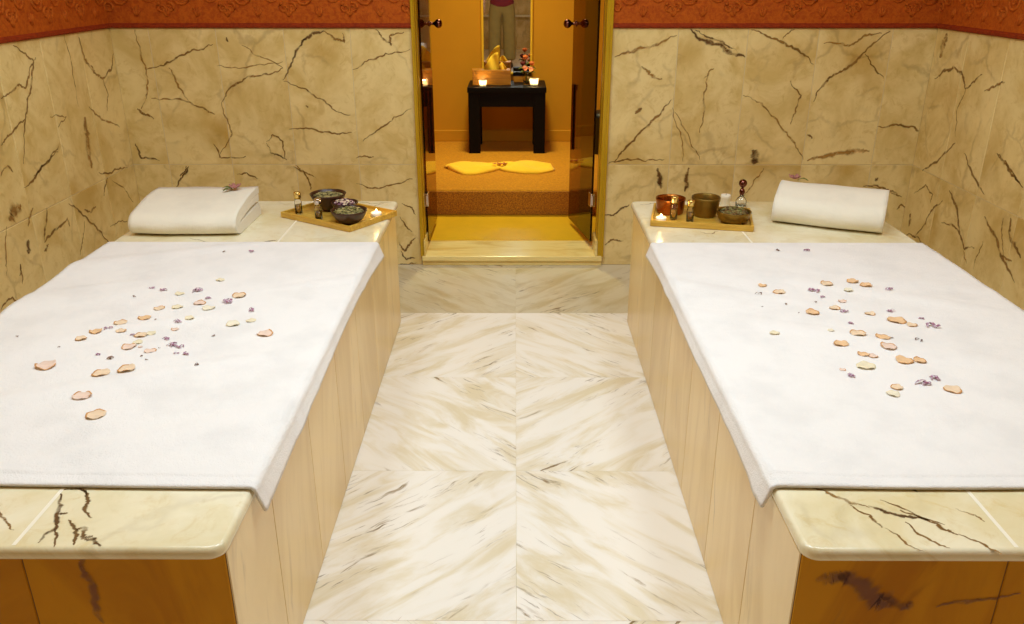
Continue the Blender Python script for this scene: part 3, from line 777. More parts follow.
# little blossoms lying on the folded towels
def blossom(loc, rotz, cols, label, nleaf, sc=1.0):
    r = empty('flower_sprig', loc, rotz); tag(r, label, 'flower')
    bm = bmesh.new(); rng = random.Random(int(loc[0] * 100))
    for k in range(7):
        a = k * 2 * PI / 7
        pts = [(0, 0, .004), (.012 * math.cos(a) * sc, .012 * math.sin(a) * sc, .009), (.022 * math.cos(a) * sc, .022 * math.sin(a) * sc, .012 + .008 * rng.random())]
        prev = None
        for q, p in enumerate(pts):
            w = (.003, .008, .005)[q] * sc; sx_, sy_ = -math.sin(a) * w, math.cos(a) * w
            cur = (bm.verts.new((p[0] + sx_, p[1] + sy_, p[2])), bm.verts.new((p[0] - sx_, p[1] - sy_, p[2])))
            if prev: bm.faces.new((prev[0], cur[0], cur[1], prev[1]))
            prev = cur
    sphere(bm, (0, 0, .009), .006 * sc, seg=8)
    o = mesh('blossom', bm, cols, r, smooth=True); o.modifiers.new('t', 'SOLIDIFY').thickness = .0012
    for k in range(nleaf):
        a = PI + (k - (nleaf - 1) / 2) * .9
        bm = bmesh.new(); prev = None
        for q in range(5):
            t = q / 4; l_ = .012 + .04 * t * sc; w = .008 * math.sin(PI * min(.98, t * .9 + .1)) * sc
            cxx, cyy = l_ * math.cos(a), l_ * math.sin(a); z = .003 + .008 * math.sin(PI * t)
            cur = (bm.verts.new((cxx - math.sin(a) * w, cyy + math.cos(a) * w, z)), bm.verts.new((cxx + math.sin(a) * w, cyy - math.cos(a) * w, z)))
            if prev: bm.faces.new((prev[0], cur[0], cur[1], prev[1]))
            prev = cur
        o = mesh('leaf', bm, M['leaf'], r, smooth=True); o.modifiers.new('t', 'SOLIDIFY').thickness = .001
    return r
M['pinkpetal'] = plain('dusky_pink_petal', S(196, 132, 120), .7, noise_amt=.2, nscale=60)
blossom((-1.030, 3.0, BZ + .107), .4, M['pinkpetal'], 'small dusky pink flower with green leaves on the left folded towel', 2)
blossom((1.05, 3.075, BZ + .126), 2.6, M['pinkpetal'], 'small dusky pink flower with a leaf on the right folded towel', 1)

# ------------------------------------------------------------------ trays and what stands on them
def tray(c, rotz, L, W, label):
    r = empty('serving_tray', c, rotz); tag(r, label, 'tray', 'bamboo serving trays')
    bm = bmesh.new(); box(bm, (-L / 2 + .008, -W / 2 + .008, .002), (L / 2 - .008, W / 2 - .008, .011), .002); mesh('tray_base', bm, M['bamboo'], r)
    bm = bmesh.new()
    for lo, hi in (((-L / 2, -W / 2, 0), (L / 2, -W / 2 + .009, .022)), ((-L / 2, W / 2 - .009, 0), (L / 2, W / 2, .022)),
                   ((-L / 2, -W / 2 + .0088, 0), (-L / 2 + .009, W / 2 - .0088, .022)), ((L / 2 - .009, -W / 2 + .0088, 0), (L / 2, W / 2 - .0088, .022))):
        box(bm, lo, hi, .0025)
    mesh('rim', bm, M['bamboo'], r); return r
TZ = BZ + .0115
lt_a, lt_b, lt_c = Vector((-.874, 3.000)), Vector((-.581, 2.806)), Vector((-.452, 3.02))
e1 = lt_b - lt_a; W2 = .255; ang1 = math.atan2(e1.y, e1.x); nrm1 = Vector((-math.sin(ang1), math.cos(ang1)))
cc = lt_a + e1 / 2 + nrm1 * W2 / 2
tray((cc.x, cc.y, BZ + .0004), ang1, e1.length, W2, 'square bamboo tray set cornerwise on the left bench, holding three bowls')
a_, b_ = Vector((.488, 2.888)), Vector((.842, 2.815)); e2 = b_ - a_; ang2 = math.atan2(e2.y, e2.x); n2 = Vector((-math.sin(ang2), math.cos(ang2)))
c2 = a_ + e2 / 2 + n2 * .125
tray((c2.x, c2.y, BZ + .0004), ang2, e2.length, .25, 'bamboo tray at the inner corner of the right bench, holding metal pots')

def bowl(loc, prof, mat, label, cat='bowl', name='bowl', group=None, jit=None):
    bm = bmesh.new(); lathe(bm, prof, 32, jit=jit)
    o = mesh(name, bm, mat, loc=loc); return tag(o, label, cat, group)
def cup(r, h, t=.004, foot=.5, flare=.6):
    P = [(0, 0), (r * foot, 0), (r * foot * 1.02, .004)]
    for k in range(1, 7):
        q = k / 6; P.append((r * (foot + (1 - foot) * q ** flare), .004 + (h - .004) * q))
    P.append((r - t * .5, h + .001))
    for k in range(6, 0, -1):
        q = k / 6; P.append(((r * (foot + (1 - foot) * q ** flare)) - t, .004 + (h - .004) * q if k > 1 else .010))
    P.append((0, .008)); return P
def heap(name, loc, r, h, mats, n, size, label, cat, seed, flat=.5):
    rng = random.Random(seed); bm = bmesh.new()
    lathe(bm, [(r * .8, -.008), (r, 0), (r * .7, h * .7), (r * .35, h * .95), (0, h)], 16, mat=0)
    for k in range(n):
        q = math.sqrt(rng.random()) * r * .93; a = rng.random() * 2 * PI
        z = h * (1 - (q / r) ** 2) + rng.uniform(-.001, .003); s = size * rng.uniform(.6, 1.4)
        mi = rng.randrange(len(mats))
        bw_ = bmesh.new(); bmesh.ops.create_icosphere(bw_, subdivisions=1, radius=s)
        mt = Matrix.Translation((q * math.cos(a), q * math.sin(a), z)) @ Matrix.Rotation(rng.random() * 6, 4, 'Z') @ Matrix.Rotation(rng.uniform(-.8, .8), 4, 'X') @ Matrix.Diagonal((1.5, .8, flat, 1))
        vv = [bm.verts.new(mt @ v.co) for v in bw_.verts]
        for f in bw_.faces:
            g = bm.faces.new([vv[v.index] for v in f.verts]); g.material_index = mi
        bw_.free()
    o = mesh(name, bm, mats, loc=loc); return tag(o, label, cat, kind='stuff')
def pc(name, r, g, b, rough=.7): return plain(name, S(r, g, b), rough, noise_amt=.15, nscale=60)
M['g1'] = pc('sage_green', 150, 138, 84); M['g2'] = pc('herb_green', 124, 118, 52); M['g3'] = pc('dry_straw', 196, 178, 112); M['g4'] = pc('dark_herb', 70, 62, 26)
M['v1'] = pc('mauve_petal', 156, 108, 128); M['v2'] = pc('dark_plum', 84, 38, 50); M['v3'] = pc('pale_pink_petal', 226, 190, 180); M['v4'] = pc('cream_petal', 236, 218, 180)
M['br'] = pc('brown_seed', 128, 94, 40); M['br2'] = pc('dark_brown_seed', 84, 60, 28)
# left tray
bowl((-.704, 3.060, TZ), cup(.068, .066, .004, .35, .6), M['walnut'], 'large dark bowl of pale dried herbs at the back of the left tray')
heap('dried_herbs', (-.704, 3.060, TZ + .055), .0565, .008, [M['g1'], M['g3'], M['g4']], 260, .004, 'pale sage green dried herbs filling the large back bowl', 'herbs', 1)
bowl((-.628, 2.985, TZ), cup(.050, .052, .004, .35, .6), M['walnut'], 'dark bowl of mauve petals between two herb bowls, left tray')
heap('dried_petals', (-.628, 2.985, TZ + .044), .036, .015, [M['v1'], M['v2'], M['v3'], M['v4']], 130, .006, 'mauve and cream dried petals heaped in the middle bowl', 'petals', 2)
bowl((-.594, 2.886, TZ), cup(.066, .050, .004, .42, .5), M['walnut'], 'dark rounded bowl of green herbs at the front corner of left tray')
heap('dried_herbs', (-.594, 2.886, TZ + .041), .055, .012, [M['g1'], M['g2'], M['g3'], M['g4']], 240, .0045, 'green dried herbs heaped in the front bowl, left tray', 'herbs', 3)
# right tray
P = [(0, 0), (.045, 0), (.049, .003), (.052, .02), (.054, .048), (.056, .054), (.0555, .058), (.053, .057), (.050, .048), (.048, .02), (.044, .006), (0, .006)]
bowl((.583, 3.030, TZ), P, M['copper'], 'dark copper pot at the back left of the right tray', 'pot', 'copper_pot')
P = [(0, 0), (.038, 0), (.041, .003), (.040, .008), (.044, .014), (.048, .026), (.050, .048), (.0515, .064), (.053, .070), (.051, .073), (.048, .070), (.046, .048), (.043, .026), (.037, .012), (0, .01)]
bowl((.705, 2.990, TZ), P, M['oldbrass'], 'tall aged brass pot in the middle of the right tray', 'pot', 'brass_pot', jit=lambda a, z: 1 + .008 * math.sin(14 * a) * (1 if .03 < z < .08 else 0))
bowl((.790, 2.905, TZ), cup(.062, .042, .004, .66, .35), M['oldbrass'], 'low brass bowl of brown herbs at the front right of right tray')
heap('dried_herbs', (.790, 2.905, TZ + .036), .049, .014, [M['br'], M['g2'], M['br2'], M['g1']], 240, .0045, 'brown dried herbs heaped in the low brass bowl', 'herbs', 5)

def bottle(loc, h, r, fill, label, capm):
    b = empty('glass_bottle', loc); tag(b, label, 'bottle', 'small glass oil bottles on the trays')
    hb = h * .68
    bm = bmesh.new(); lathe(bm, [(0, 0), (r * .92, 0), (r, .003), (r, hb - .010), (r * .8, hb - .003), (r * .8, hb + .006), (r * .7, hb + .006), (r * .7, hb - .002), (r * .88, hb - .011), (r * .88, .004), (0, .003)], 20); mesh('glass_body', bm, M['glass'], b)
    bm = bmesh.new(); lathe(bm, [(0, .0035), (r * .85, .0042), (r * .85, hb * .62), (0, hb * .62)], 18); mesh('oil', bm, fill, b)
    bm = bmesh.new(); lathe(bm, [(0, hb + .004), (r * .92, hb + .004), (r * .96, hb + .007), (r * .96, h - .003), (r * .88, h), (0, h)], 20); mesh('cap', bm, capm, b)
    return b
M['oil'] = plain('amber_oil', S(236, 184, 70), .2, noise_amt=.02, Transmission_Weight=.5)
M['oil2'] = plain('dark_herbal_oil', S(170, 122, 40), .25, noise_amt=.3, nscale=80)
bottle((-.805, 3.002, TZ), .086, .0135, M['oil'], 'small glass bottle with metal cap at the left corner of left tray', M['brass'])
bottle((-.714, 2.928, TZ), .080, .0135, M['oil2'], 'small glass bottle of dark herbs beside the front bowl, left tray', M['chrome'])
bottle((.580, 2.938, TZ), .086, .0135, M['oil'], 'small glass bottle with brass cap before the copper pot', M['brass'])
bottle((.634, 2.908, TZ), .080, .0135, M['oil2'], 'small glass bottle with brass cap left of the tall brass pot', M['brass'])

def tealight(loc, label, r=.019, h=.015, lamp=0.0, holder=None):
    t = empty('tealight_candle', loc); tag(t, label, 'candle', 'lit tealight candles')
    if holder:
        bm = bmesh.new(); R, H = holder
        lathe(bm, [(0, 0), (R * .8, 0), (R * .85, .003), (R, H), (R * .94, H), (R * .8, .006), (0, .005)], 20); mesh('glass_holder', bm, M['cup'], t)
        z0 = .0055
    else: z0 = 0
    bm = bmesh.new(); lathe(bm, [(0, z0), (r * .96, z0), (r, z0 + .001), (r, z0 + h), (r * .93, z0 + h), (r * .93, z0 + h - .003), (0, z0 + h - .003)], 22); mesh('wax', bm, M['wax'], t)
    bm = bmesh.new(); tube(bm, [(0, 0, z0 + h - .003), (0.0005, 0, z0 + h + .004)], .0007, 5); mesh('wick', bm, M['black'], t)
    bm = bmesh.new(); lathe(bm, [(0, z0 + h + .001), (.003, z0 + h + .004), (.0042, z0 + h + .006), (.0028, z0 + h + .009), (.001, z0 + h + .012), (0, z0 + h + .013)], 10); mesh('flame', bm, M['flame'], t)
    if lamp:
        L = bpy.data.lights.new('candle_glow', 'POINT'); L.energy = lamp; L.color = (1, .66, .3); L.shadow_soft_size = .012
        lo = bpy.data.objects.new('candle_glow', L); COL.objects.link(lo); lo.location = (loc[0], loc[1], loc[2] + z0 + h + (.016 if holder else .045))
    return t
tealight((-.512, 2.978, TZ), 'lit tealight at the right corner of the left tray', lamp=.12)
tealight((.531, 2.916, TZ), 'lit tealight at the front left of the right tray', lamp=.12)
# white candle cup and ball-stoppered decanter behind the right tray
cl_ = empty('pillar_candle', (.820, 3.155, BZ + .0004)); tag(cl_, 'short white candle behind the right tray, left of the ball stoppered bottle', 'candle')
bm = bmesh.new(); lathe(bm, [(0, 0), (.016, 0), (.0175, .002), (.0175, .034), (.019, .036), (.019, .046), (.017, .049), (.010, .047), (0, .046)], 22); mesh('wax', bm, M['wax'], cl_)
bm = bmesh.new(); tube(bm, [(0, 0, .045), (.001, 0, .053)], .0008, 5); mesh('wick', bm, M['black'], cl_)
dc = empty('decanter', (.880, 3.150, BZ + .0004)); tag(dc, 'small clear bottle with round metal ball stopper behind the right tray', 'bottle')
bm = bmesh.new(); lathe(bm, [(0, 0), (.019, 0), (.021, .003), (.021, .028), (.012, .040), (.0075, .044), (.0075, .052), (.006, .052), (.006, .044), (.018, .028), (.018, .005), (0, .004)], 22); mesh('glass_body', bm, M['glass'], dc)
bm = bmesh.new(); lathe(bm, [(0, .050), (.008, .050), (.010, .056), (.011, .063), (.009, .070), (.005, .074), (.005, .078), (.010, .082), (.0145, .088), (.016, .095), (.0145, .102), (.010, .107), (.004, .110), (0, .111)], 22); mesh('ball_stopper', bm, M['bronze'], dc)

# ------------------------------------------------------------------ scattered petals
PM = {'P': [pc('peach_petal', 255, 226, 190, .6), pc('apricot_petal', 254, 210, 160, .6), pc('blush_petal', 255, 226, 206, .6)],
      'Y': [pc('cream_yellow_petal', 255, 244, 216, .6), pc('pale_straw_petal', 254, 240, 204, .6)],
      'V': [pc('violet_floret', 222, 192, 208, .7), pc('plum_floret', 170, 112, 138, .7)],
      'D': [pc('dark_fragment', 120, 88, 80, .8), pc('grey_brown_fragment', 156, 128, 112, .8)]}
PE = pc('petal_brown_edge', 226, 166, 104, .7)
LEFT = [(520,98,'V',18),(555,105,'V',24),(460,126,'D',14),(753,70,'Y',30),(612,117,'Y',32),(673,108,'V',36),(545,165,'P',36),(608,162,'Y',36),(680,148,'P',42),(712,132,'V',22),(770,145,'V',42),(815,123,'P',46),(715,166,'Y',42),
 (492,198,'P',44),(530,206,'D',10),(855,173,'V',30),(858,208,'Y',34),(798,220,'Y',46),(903,253,'P',56),(610,214,'V',24),(650,203,'Y',32),(597,237,'P',26),(413,215,'P',42),(372,240,'V',26),(416,246,'P',34),(327,250,'P',40),
 (280,273,'P',36),(450,257,'V',15),(482,258,'P',44),(512,251,'Y',36),(565,270,'V',24),(727,258,'D',15),(438,297,'P',46),(468,281,'Y',32),(478,297,'P',15),(585,294,'V',36),(515,311,'P',40),(543,301,'D',9),(613,299,'V',26),(640,322,'V',24),
 (604,320,'V',16),(483,328,'D',13),(500,342,'D',12),(335,322,'V',18),(375,338,'D',28),(200,300,'D',11),(57,262,'D',11),(155,362,'P',60),(348,388,'P',56),(435,377,'P',56),(283,466,'P',62),(330,530,'P',62),(667,365,'D',18)]
LEFT = [(x / 3.413, 260 + y / 3.413, k, w / 3.413) for x, y, k, w in LEFT] + [(225, 252, 'D', 5), (252, 252, 'V', 7)]
RIGHT = [(168,100,'P',36),(150,140,'D',28),(235,127,'P',52),(370,122,'V',42),(405,147,'V',22),(378,168,'D',15),(418,100,'P',46),(523,88,'P',44),(576,105,'P',46),(507,123,'Y',34),(482,163,'P',30),(668,120,'V',30),(255,175,'D',17),
 (312,208,'D',10),(362,207,'P',52),(449,190,'P',42),(490,203,'V',30),(588,212,'P',40),(670,200,'V',30),(516,250,'V',22),(692,238,'P',70),(757,256,'P',40),(793,230,'V',22),(835,262,'V',52),(213,290,'Y',42),(437,285,'Y',26),(540,298,'P',62),
 (638,310,'P',54),(676,312,'D',14),(660,347,'P',60),(473,332,'P',62),(780,318,'D',26),(563,373,'P',44),(604,380,'P',36),(728,397,'P',64),(785,398,'P',46),(570,420,'Y',72),(483,432,'P',24),(522,460,'V',36),(845,465,'V',46),(798,487,'V',50),
 (698,502,'P',44),(684,527,'Y',50),(912,510,'P',64),(168,185,'D',10)]
RIGHT = [(720 + x / 3.938, 260 + y / 3.938, k, w / 3.938) for x, y, k, w in RIGHT] + [(777, 251.5, 'D', 6), (806, 251, 'V', 7)]
ORD = ['nearest', 'second nearest', 'third nearest', 'fourth nearest', 'fifth nearest', 'sixth nearest', 'seventh nearest', 'eighth nearest', 'ninth nearest', 'tenth nearest', 'eleventh nearest', 'twelfth nearest', 'thirteenth nearest',
       'fourteenth nearest', 'fifteenth nearest', 'sixteenth nearest', 'seventeenth nearest', 'eighteenth nearest', 'nineteenth nearest', 'twentieth nearest', 'twenty-first nearest', 'twenty-second nearest', 'twenty-third nearest', 'twenty-fourth nearest', 'twenty-fifth nearest', 'twenty-sixth nearest']
KN = {'P': ('rose_petal', 'peach petal', 'petal', 'peach petals'), 'Y': ('pale_petal', 'pale cream petal', 'petal', 'cream petals'), 'V': ('violet_floret', 'crumpled violet floret', 'flower', 'violet florets'), 'D': ('dried_fragment', 'tiny dark flower fragment', 'flower fragment', 'dark fragments')}
def petal_bm(k, w, rng):
    bm = bmesh.new()
    if k in 'PY':
        nr, ns = 6, 18; asp = rng.uniform(.72, .95); cupz = rng.uniform(.04, .11); tw = rng.uniform(-.2, .2)
        rings = [[bm.verts.new((0, 0, 0))]]; ph = rng.random() * 6
        for i in range(1, nr + 1):
            q = i / nr; ring = []
            for j in range(ns):
                a = 2 * PI * j / ns
                rr = w / 2 * q * (1 - .16 * max(0, math.cos(a)) ** 6 + .04 * math.sin(3 * a + ph))
                x, y = rr * math.cos(a), rr * math.sin(a) * asp * (1 - .22 * math.cos(a))
                z = w * (cupz * q * q * (.75 + .5 * math.sin(2 * a + ph)) + .04 * q ** 3 * math.sin(5 * a + ph * 2)) + tw * x * q * .3
                ring.append(bm.verts.new((x, y, z)))
            rings.append(ring)
        for i in range(nr):
            a, b = rings[i], rings[i + 1]
            for j in range(ns):
                j2 = (j + 1) % ns
                f = bm.faces.new((a[0], b[j], b[j2]) if i == 0 else (a[j], b[j], b[j2], a[j2])); f.smooth = True
                dirn = (j / ns * 2 * PI + ph) % (2 * PI)
                f.material_index = 1 if (i == nr - 1 and dirn < 3.4) else 0
    else:
        m = 4 if k == 'V' else 2
        for _ in range(m):
            ww = w * rng.uniform(.3, .5); a0 = rng.random() * 2 * PI; ox, oy = rng.uniform(-.28, .28) * w, rng.uniform(-.2, .2) * w
            prev = None
            for q in range(6):
                t = q / 5; l_ = (t - .5) * ww * 1.6; wd = ww * .24 * math.sin(PI * (.12 + .76 * t)); bend = ww * .5 * math.sin(PI * t)
                z = w * (.05 + .16 * math.sin(PI * t) + rng.uniform(0, .05))
                cx_, cy_ = ox + l_ * math.cos(a0) - bend * math.sin(a0), oy + l_ * math.sin(a0) + bend * math.cos(a0)
                cur = (bm.verts.new((cx_ - math.sin(a0) * wd, cy_ + math.cos(a0) * wd, z)), bm.verts.new((cx_ + math.sin(a0) * wd, cy_ - math.cos(a0) * wd, z + w * .06)))
                if prev:
                    f = bm.faces.new((prev[0], cur[0], cur[1], prev[1])); f.smooth = True; f.material_index = 0 if q % 2 else (1 if k == 'V' else 0)
                prev = cur
    zmin = min(v.co.z for v in bm.verts)
    for v in bm.verts: v.co.z -= zmin
    return bm
def lie(bvh, p, w):
    zs = []
    for dx, dy in ((0, 0), (.3, 0), (-.3, 0), (0, .3), (0, -.3), (.22, .22), (-.22, .22), (.22, -.22), (-.22, -.22)):
        h = bvh.ray_cast(Vector((p.x + dx * w, p.y + dy * w, 1)), Vector((0, 0, -1)))
        if h[0]: zs.append(h[0].z)
    return (sum(zs) / len(zs) * .4 + max(zs) * .6 + .0004) if zs else p.z
def scatter(lst, side, seed, bvh):
    rng = random.Random(seed); items = []
    for px, py, k, w in lst:
        p = on_z(px, py, BZ + .0115); dist = (p - Vector((0, 0, EYE))).length
        items.append((p, k, max(.006, w * dist / F * 1.02)))
    cnt = {}
    for p, k, w in sorted(items, key=lambda t: t[0].y):
        cnt[k] = cnt.get(k, 0) + 1; i = cnt[k] - 1
        nm, kind, cat, plural = KN[k]; p.z = lie(bvh, p, w)
        mats = {'P': [rng.choice(PM['P']), PE], 'Y': [rng.choice(PM['Y']), PM['Y'][1]], 'V': [PM['V'][0], PM['V'][1]], 'D': [rng.choice(PM['D'])]}[k]
        o = mesh(nm, petal_bm(k, w, rng), mats, loc=p, rotz=rng.uniform(-.5, .5) + (PI if rng.random() < .5 else 0))
        md = o.modifiers.new('t', 'SOLIDIFY'); md.thickness = .0006; md.offset = 1
        last = (i + 1 == sum(1 for t in items if t[1] == k))
        which = 'farthest from the front' if last else f'{ORD[i]} the front'
        tag(o, f'{kind} on {side} sheet, {which} of its {plural}', cat, f'{plural} scattered on the {side} sheet')
scatter(LEFT, 'left', 51, BVL); scatter(RIGHT, 'right', 52, BVR)

# ------------------------------------------------------------------ lobby furniture
PZ = .193
tb = empty('console_table', (-.053, 5.81, PZ)); tag(tb, 'low dark wooden console table under the mirror in the lobby', 'table')
hw, hd, th_ = .262, .195, .437
bm = bmesh.new(); box(bm, (-hw, -hd, th_ - .036), (hw, hd, th_), .004); mesh('table_top', bm, M['black_wood'], tb)
for sx_ in (-1, 1):
    for sy_ in (-1, 1):
        x0, x1 = sorted((sx_ * (hw - .006), sx_ * (hw - .082))); y0, y1 = sorted((sy_ * (hd - .006), sy_ * (hd - .070)))
        bm = bmesh.new(); box(bm, (x0, y0, 0), (x1, y1, th_ - .0355), .003); mesh('leg', bm, M['black_wood'], tb)
bm = bmesh.new()
for sy_ in (-1, 1):
    y0, y1 = sorted((sy_ * (hd - .012), sy_ * (hd - .036))); box(bm, (-hw + .08, y0, th_ - .128), (hw - .08, y1, th_ - .0355), .002)
for sx_ in (-1, 1):
    x0, x1 = sorted((sx_ * (hw - .012), sx_ * (hw - .036))); box(bm, (x0, -hd + .068, th_ - .128), (x1, hd - .068, th_ - .0355), .002)
mesh('apron', bm, M['black_wood'], tb)
TT = PZ + th_ + .0004
mr_ = empty('wall_mirror', (-.055, LY - .003, .665)); tag(mr_, 'tall narrow wall mirror in a thin gold frame above the table', 'mirror')
mw, mh = .166, 1.25
bm = bmesh.new()
for lo, hi in (((-mw - .012, -.024, 0), (-mw + .004, 0, mh)), ((mw - .004, -.024, 0), (mw + .012, 0, mh)), ((-mw + .0035, -.024, 0), (mw - .0035, 0, .016)), ((-mw + .0035, -.024, mh - .016), (mw - .0035, 0, mh))): box(bm, lo, hi, .004)
mesh('frame', bm, M['gold'], mr_)
bm = bmesh.new(); box(bm, (-mw, -.014, .008), (mw, -.004, mh - .008)); mesh('mirror_glass', bm, M['mirror'], mr_)

tbx = empty('tissue_box', (-.158, 5.785, TT), .05); tag(tbx, 'honey coloured wooden tissue box on the left half of the console table', 'tissue box')
L_, W_, H_ = .128, .062, .098
bm = bmesh.new()
box(bm, (-L_, -W_, 0), (L_, -W_ + .008, H_), .002); box(bm, (-L_, W_ - .008, 0), (L_, W_, H_), .002); box(bm, (-L_, -W_ + .0075, 0), (-L_ + .008, W_ - .0075, H_), .002); box(bm, (L_ - .008, -W_ + .0075, 0), (L_, W_ - .0075, H_), .002)
for lo, hi in (((-L_ + .004, -W_ + .004, H_ - .008), (-.06, W_ - .004, H_ - .001)), ((.06, -W_ + .004, H_ - .008), (L_ - .004, W_ - .004, H_ - .001)), ((-.061, -W_ + .004, H_ - .008), (.061, -.02, H_ - .001)), ((-.061, .02, H_ - .008), (.061, W_ - .004, H_ - .001))): box(bm, lo, hi, .001)
box(bm, (-L_ + .007, -W_ + .007, 0), (L_ - .007, W_ - .007, .006))
mesh('box', bm, M['boxwood'], tbx)
def tissue(pts, name):
    bm = bmesh.new(); rows = []
    for i in range(9):
        v = i / 8; row = []
        for j in range(15):
            u = j / 14
            x = pts['x0'](v) * (1 - u) + pts['x1'](v) * u; y = .012 * math.sin(u * 9 + v * 3) * (.4 + v) + .004 * math.sin(u * 17)
            row.append(bm.verts.new((x, y, H_ - .02 + (pts['h'](u) + .02) * v)))
        rows.append(row)
    for a, b in zip(rows, rows[1:]):
        for j in range(14): bm.faces.new((a[j], a[j + 1], b[j + 1], b[j])).smooth = True
    o = mesh(name, bm, M['tissue'], tbx); o.modifiers.new('t', 'SOLIDIFY').thickness = .0012
tissue({'x0': lambda v: -.058 + .010 * v, 'x1': lambda v: .050 - .004 * v, 'h': lambda u: .012 + .098 * math.sin(min(1, u * 1.02) * PI / 2)}, 'tissue')
tissue({'x0': lambda v: .045, 'x1': lambda v: .115 - .02 * v, 'h': lambda u: .016 + .026 * math.sin(u * PI)}, 'tissue_tuck')
# small lidded box behind
sb = empty('lidded_box', (.045, 5.91, TT)); tag(sb, 'small wooden box with dark lid between the tissue box and the vase', 'box')
bm = bmesh.new(); box(bm, (-.055, -.035, 0), (.055, .035, .045), .003); mesh('box_body', bm, M['boxwood'], sb)
bm = bmesh.new(); box(bm, (-.058, -.038, .0448), (.058, .038, .068), .003); mesh('lid', bm, M['black_wood'], sb)
# vase with roses
VX, VY = .083, 5.775
bm = bmesh.new(); lathe(bm, [(0, 0), (.024, 0), (.026, .003), (.027, .02), (.030, .05), (.034, .078), (.0325, .078), (.0285, .05), (.0255, .02), (.022, .006), (0, .005)], 22)
tag(mesh('glass_vase', bm, M['glass'], loc=(VX, VY, TT)), 'small clear glass vase holding flowers on the console table', 'vase')
def rose(dx, dy, h, r, mats, label, lean):
    t = empty('rose', (VX, VY, TT + .007)); tag(t, label, 'flower', 'flowers in the glass vase')
    bm = bmesh.new(); rng = random.Random(int(h * 1e4))
    c = Vector((dx, dy, h))
    for k in range(11):
        q = k / 10; rr = r * (.25 + .75 * q); a = k * 2.4
        prev = None
        for s in range(7):
            aa = a + (s - 3) * .38; col = []
            for v in range(4):
                vv = v / 3; rad = rr * (.35 + .65 * math.sin(vv * 1.5)) ; z = r * (-.7 + 1.5 * vv - .5 * q * vv)
                col.append(bm.verts.new(c + Vector((rad * math.cos(aa), rad * math.sin(aa), z))))
            if prev:
                for v in range(3): f = bm.faces.new((prev[v], col[v], col[v + 1], prev[v + 1])); f.smooth = True
            prev = col
    o = mesh('bloom', bm, mats, t); o.modifiers.new('t', 'SOLIDIFY').thickness = .001
    bm = bmesh.new(); tube(bm, [(dx * .15, dy * .15, 0), (dx * .5, dy * .5, h * .6), (dx, dy, h - r * .5)], .0018, 6); mesh('stem', bm, M['leaf'], t)
    bm = bmesh.new(); prev = None
    for q in range(5):
        tq = q / 4; w = .010 * math.sin(PI * min(.97, .1 + tq * .9)); p = Vector((dx * .8 + lean * .035 * tq, dy * .8 - .01 * tq, h * .72 + .012 * math.sin(PI * tq)))
        cur = (bm.verts.new(p + Vector((0, w, w * .5))), bm.verts.new(p - Vector((0, w, w * .5))))
        if prev: bm.faces.new((prev[0], cur[0], cur[1], prev[1]))
        prev = cur
    mesh('leaf', bm, M['leaf'], t)
M['ro1'] = pc('orange_rose', 232, 130, 60); M['ro2'] = pc('salmon_rose', 238, 150, 110); M['ro3'] = pc('dark_red_rose', 110, 26, 30)
rose(-.012, .008, .170, .019, M['ro1'], 'orange flower, topmost in the vase', 1)
rose(.030, -.004, .130, .019, M['ro1'], 'orange flower on the right side of the vase', 1)
rose(-.016, -.020, .100, .022, M['ro2'], 'salmon pink flower low at the front of the vase', -1)
rose(-.030, .010, .128, .020, M['ro3'], 'dark red flower on the left side of the vase', -1)
rose(.024, -.030, .096, .018, M['ro2'], 'salmon pink flower low at the right of the vase', 1)
tealight((-.213, 5.675, TT), 'lit candle in a glass cup before the tissue box', .017, .010, .35, (.026, .040))
tealight((.128, 5.705, TT), 'lit candle in a glass cup right of the flower vase', .020, .012, .5, (.030, .048))
# black bin
bn = empty('waste_bin', (.60, 5.66, PZ + .0004)); tag(bn, 'small black bin behind the right glass door leaf', 'bin')
bm = bmesh.new(); lathe(bm, [(0, 0), (.085, 0), (.088, .004), (.100, .24), (.102, .245), (.098, .248), (.084, .01), (0, .008)], 26); mesh('bin_body', bm, M['black'], bn)
bm = bmesh.new(); lathe(bm, [(.104, .243), (.104, .255), (.08, .275), (.03, .285), (0, .286)], 26); mesh('lid', bm, M['black'], bn)

# yellow towel tied like a butterfly on the platform
bc = Vector((-.098, 5.155, PZ))
bm = bmesh.new(); NU, NV = 46, 16; G = []
for i in range(NU + 1):
    u = -1 + 2 * i / NU; row = []
    au = abs(u)
    wid = .040 + .125 * min(1, au / .45) ** .7 - (.10 if u > 0 else .15) * max(0, (au - .66) / .34) ** (1.2 if u < 0 else 1.5)
    cyy = .0 + .012 * math.sin(u * 3)
    for j in range(NV + 1):
        v = -1 + 2 * j / NV
        x = .335 * u * (1 - .04 * v * (1 if u > 0 else -1)); y = cyy + wid * v + .02 * (1 - min(1, au * 3)) * 0
        pleat = .010 * math.sin(v * 7 + u * 2) * math.exp(-au * 2.2) + .008 * math.sin(v * 4 + u * 9)
        z = .012 + .030 * (1 - v * v) * (.35 + .65 * min(1, au * 2.5)) * (1 - .55 * au) + max(-.008, pleat) * (1 - v * v)
        if abs(v) > .99: z = .003
        if i in (0, NU): z = min(z, .012)
        row.append(bm.verts.new((x, y, z)))
    G.append(row)
for a, b in zip(G, G[1:]):
    for j in range(NV): bm.faces.new((a[j], a[j + 1], b[j + 1], b[j])).smooth = True
o = mesh('butterfly_towel', bm, M['yellow_terry'], loc=(bc.x, bc.y, bc.z))
if sum(p.normal.z for p in o.data.polygons) < 0: o.data.flip_normals()
md = o.modifiers.new('t', 'SOLIDIFY'); md.thickness = .003; md.offset = -1
tag(o, 'yellow towel gathered at the middle like a butterfly on the lobby carpet', 'towel')
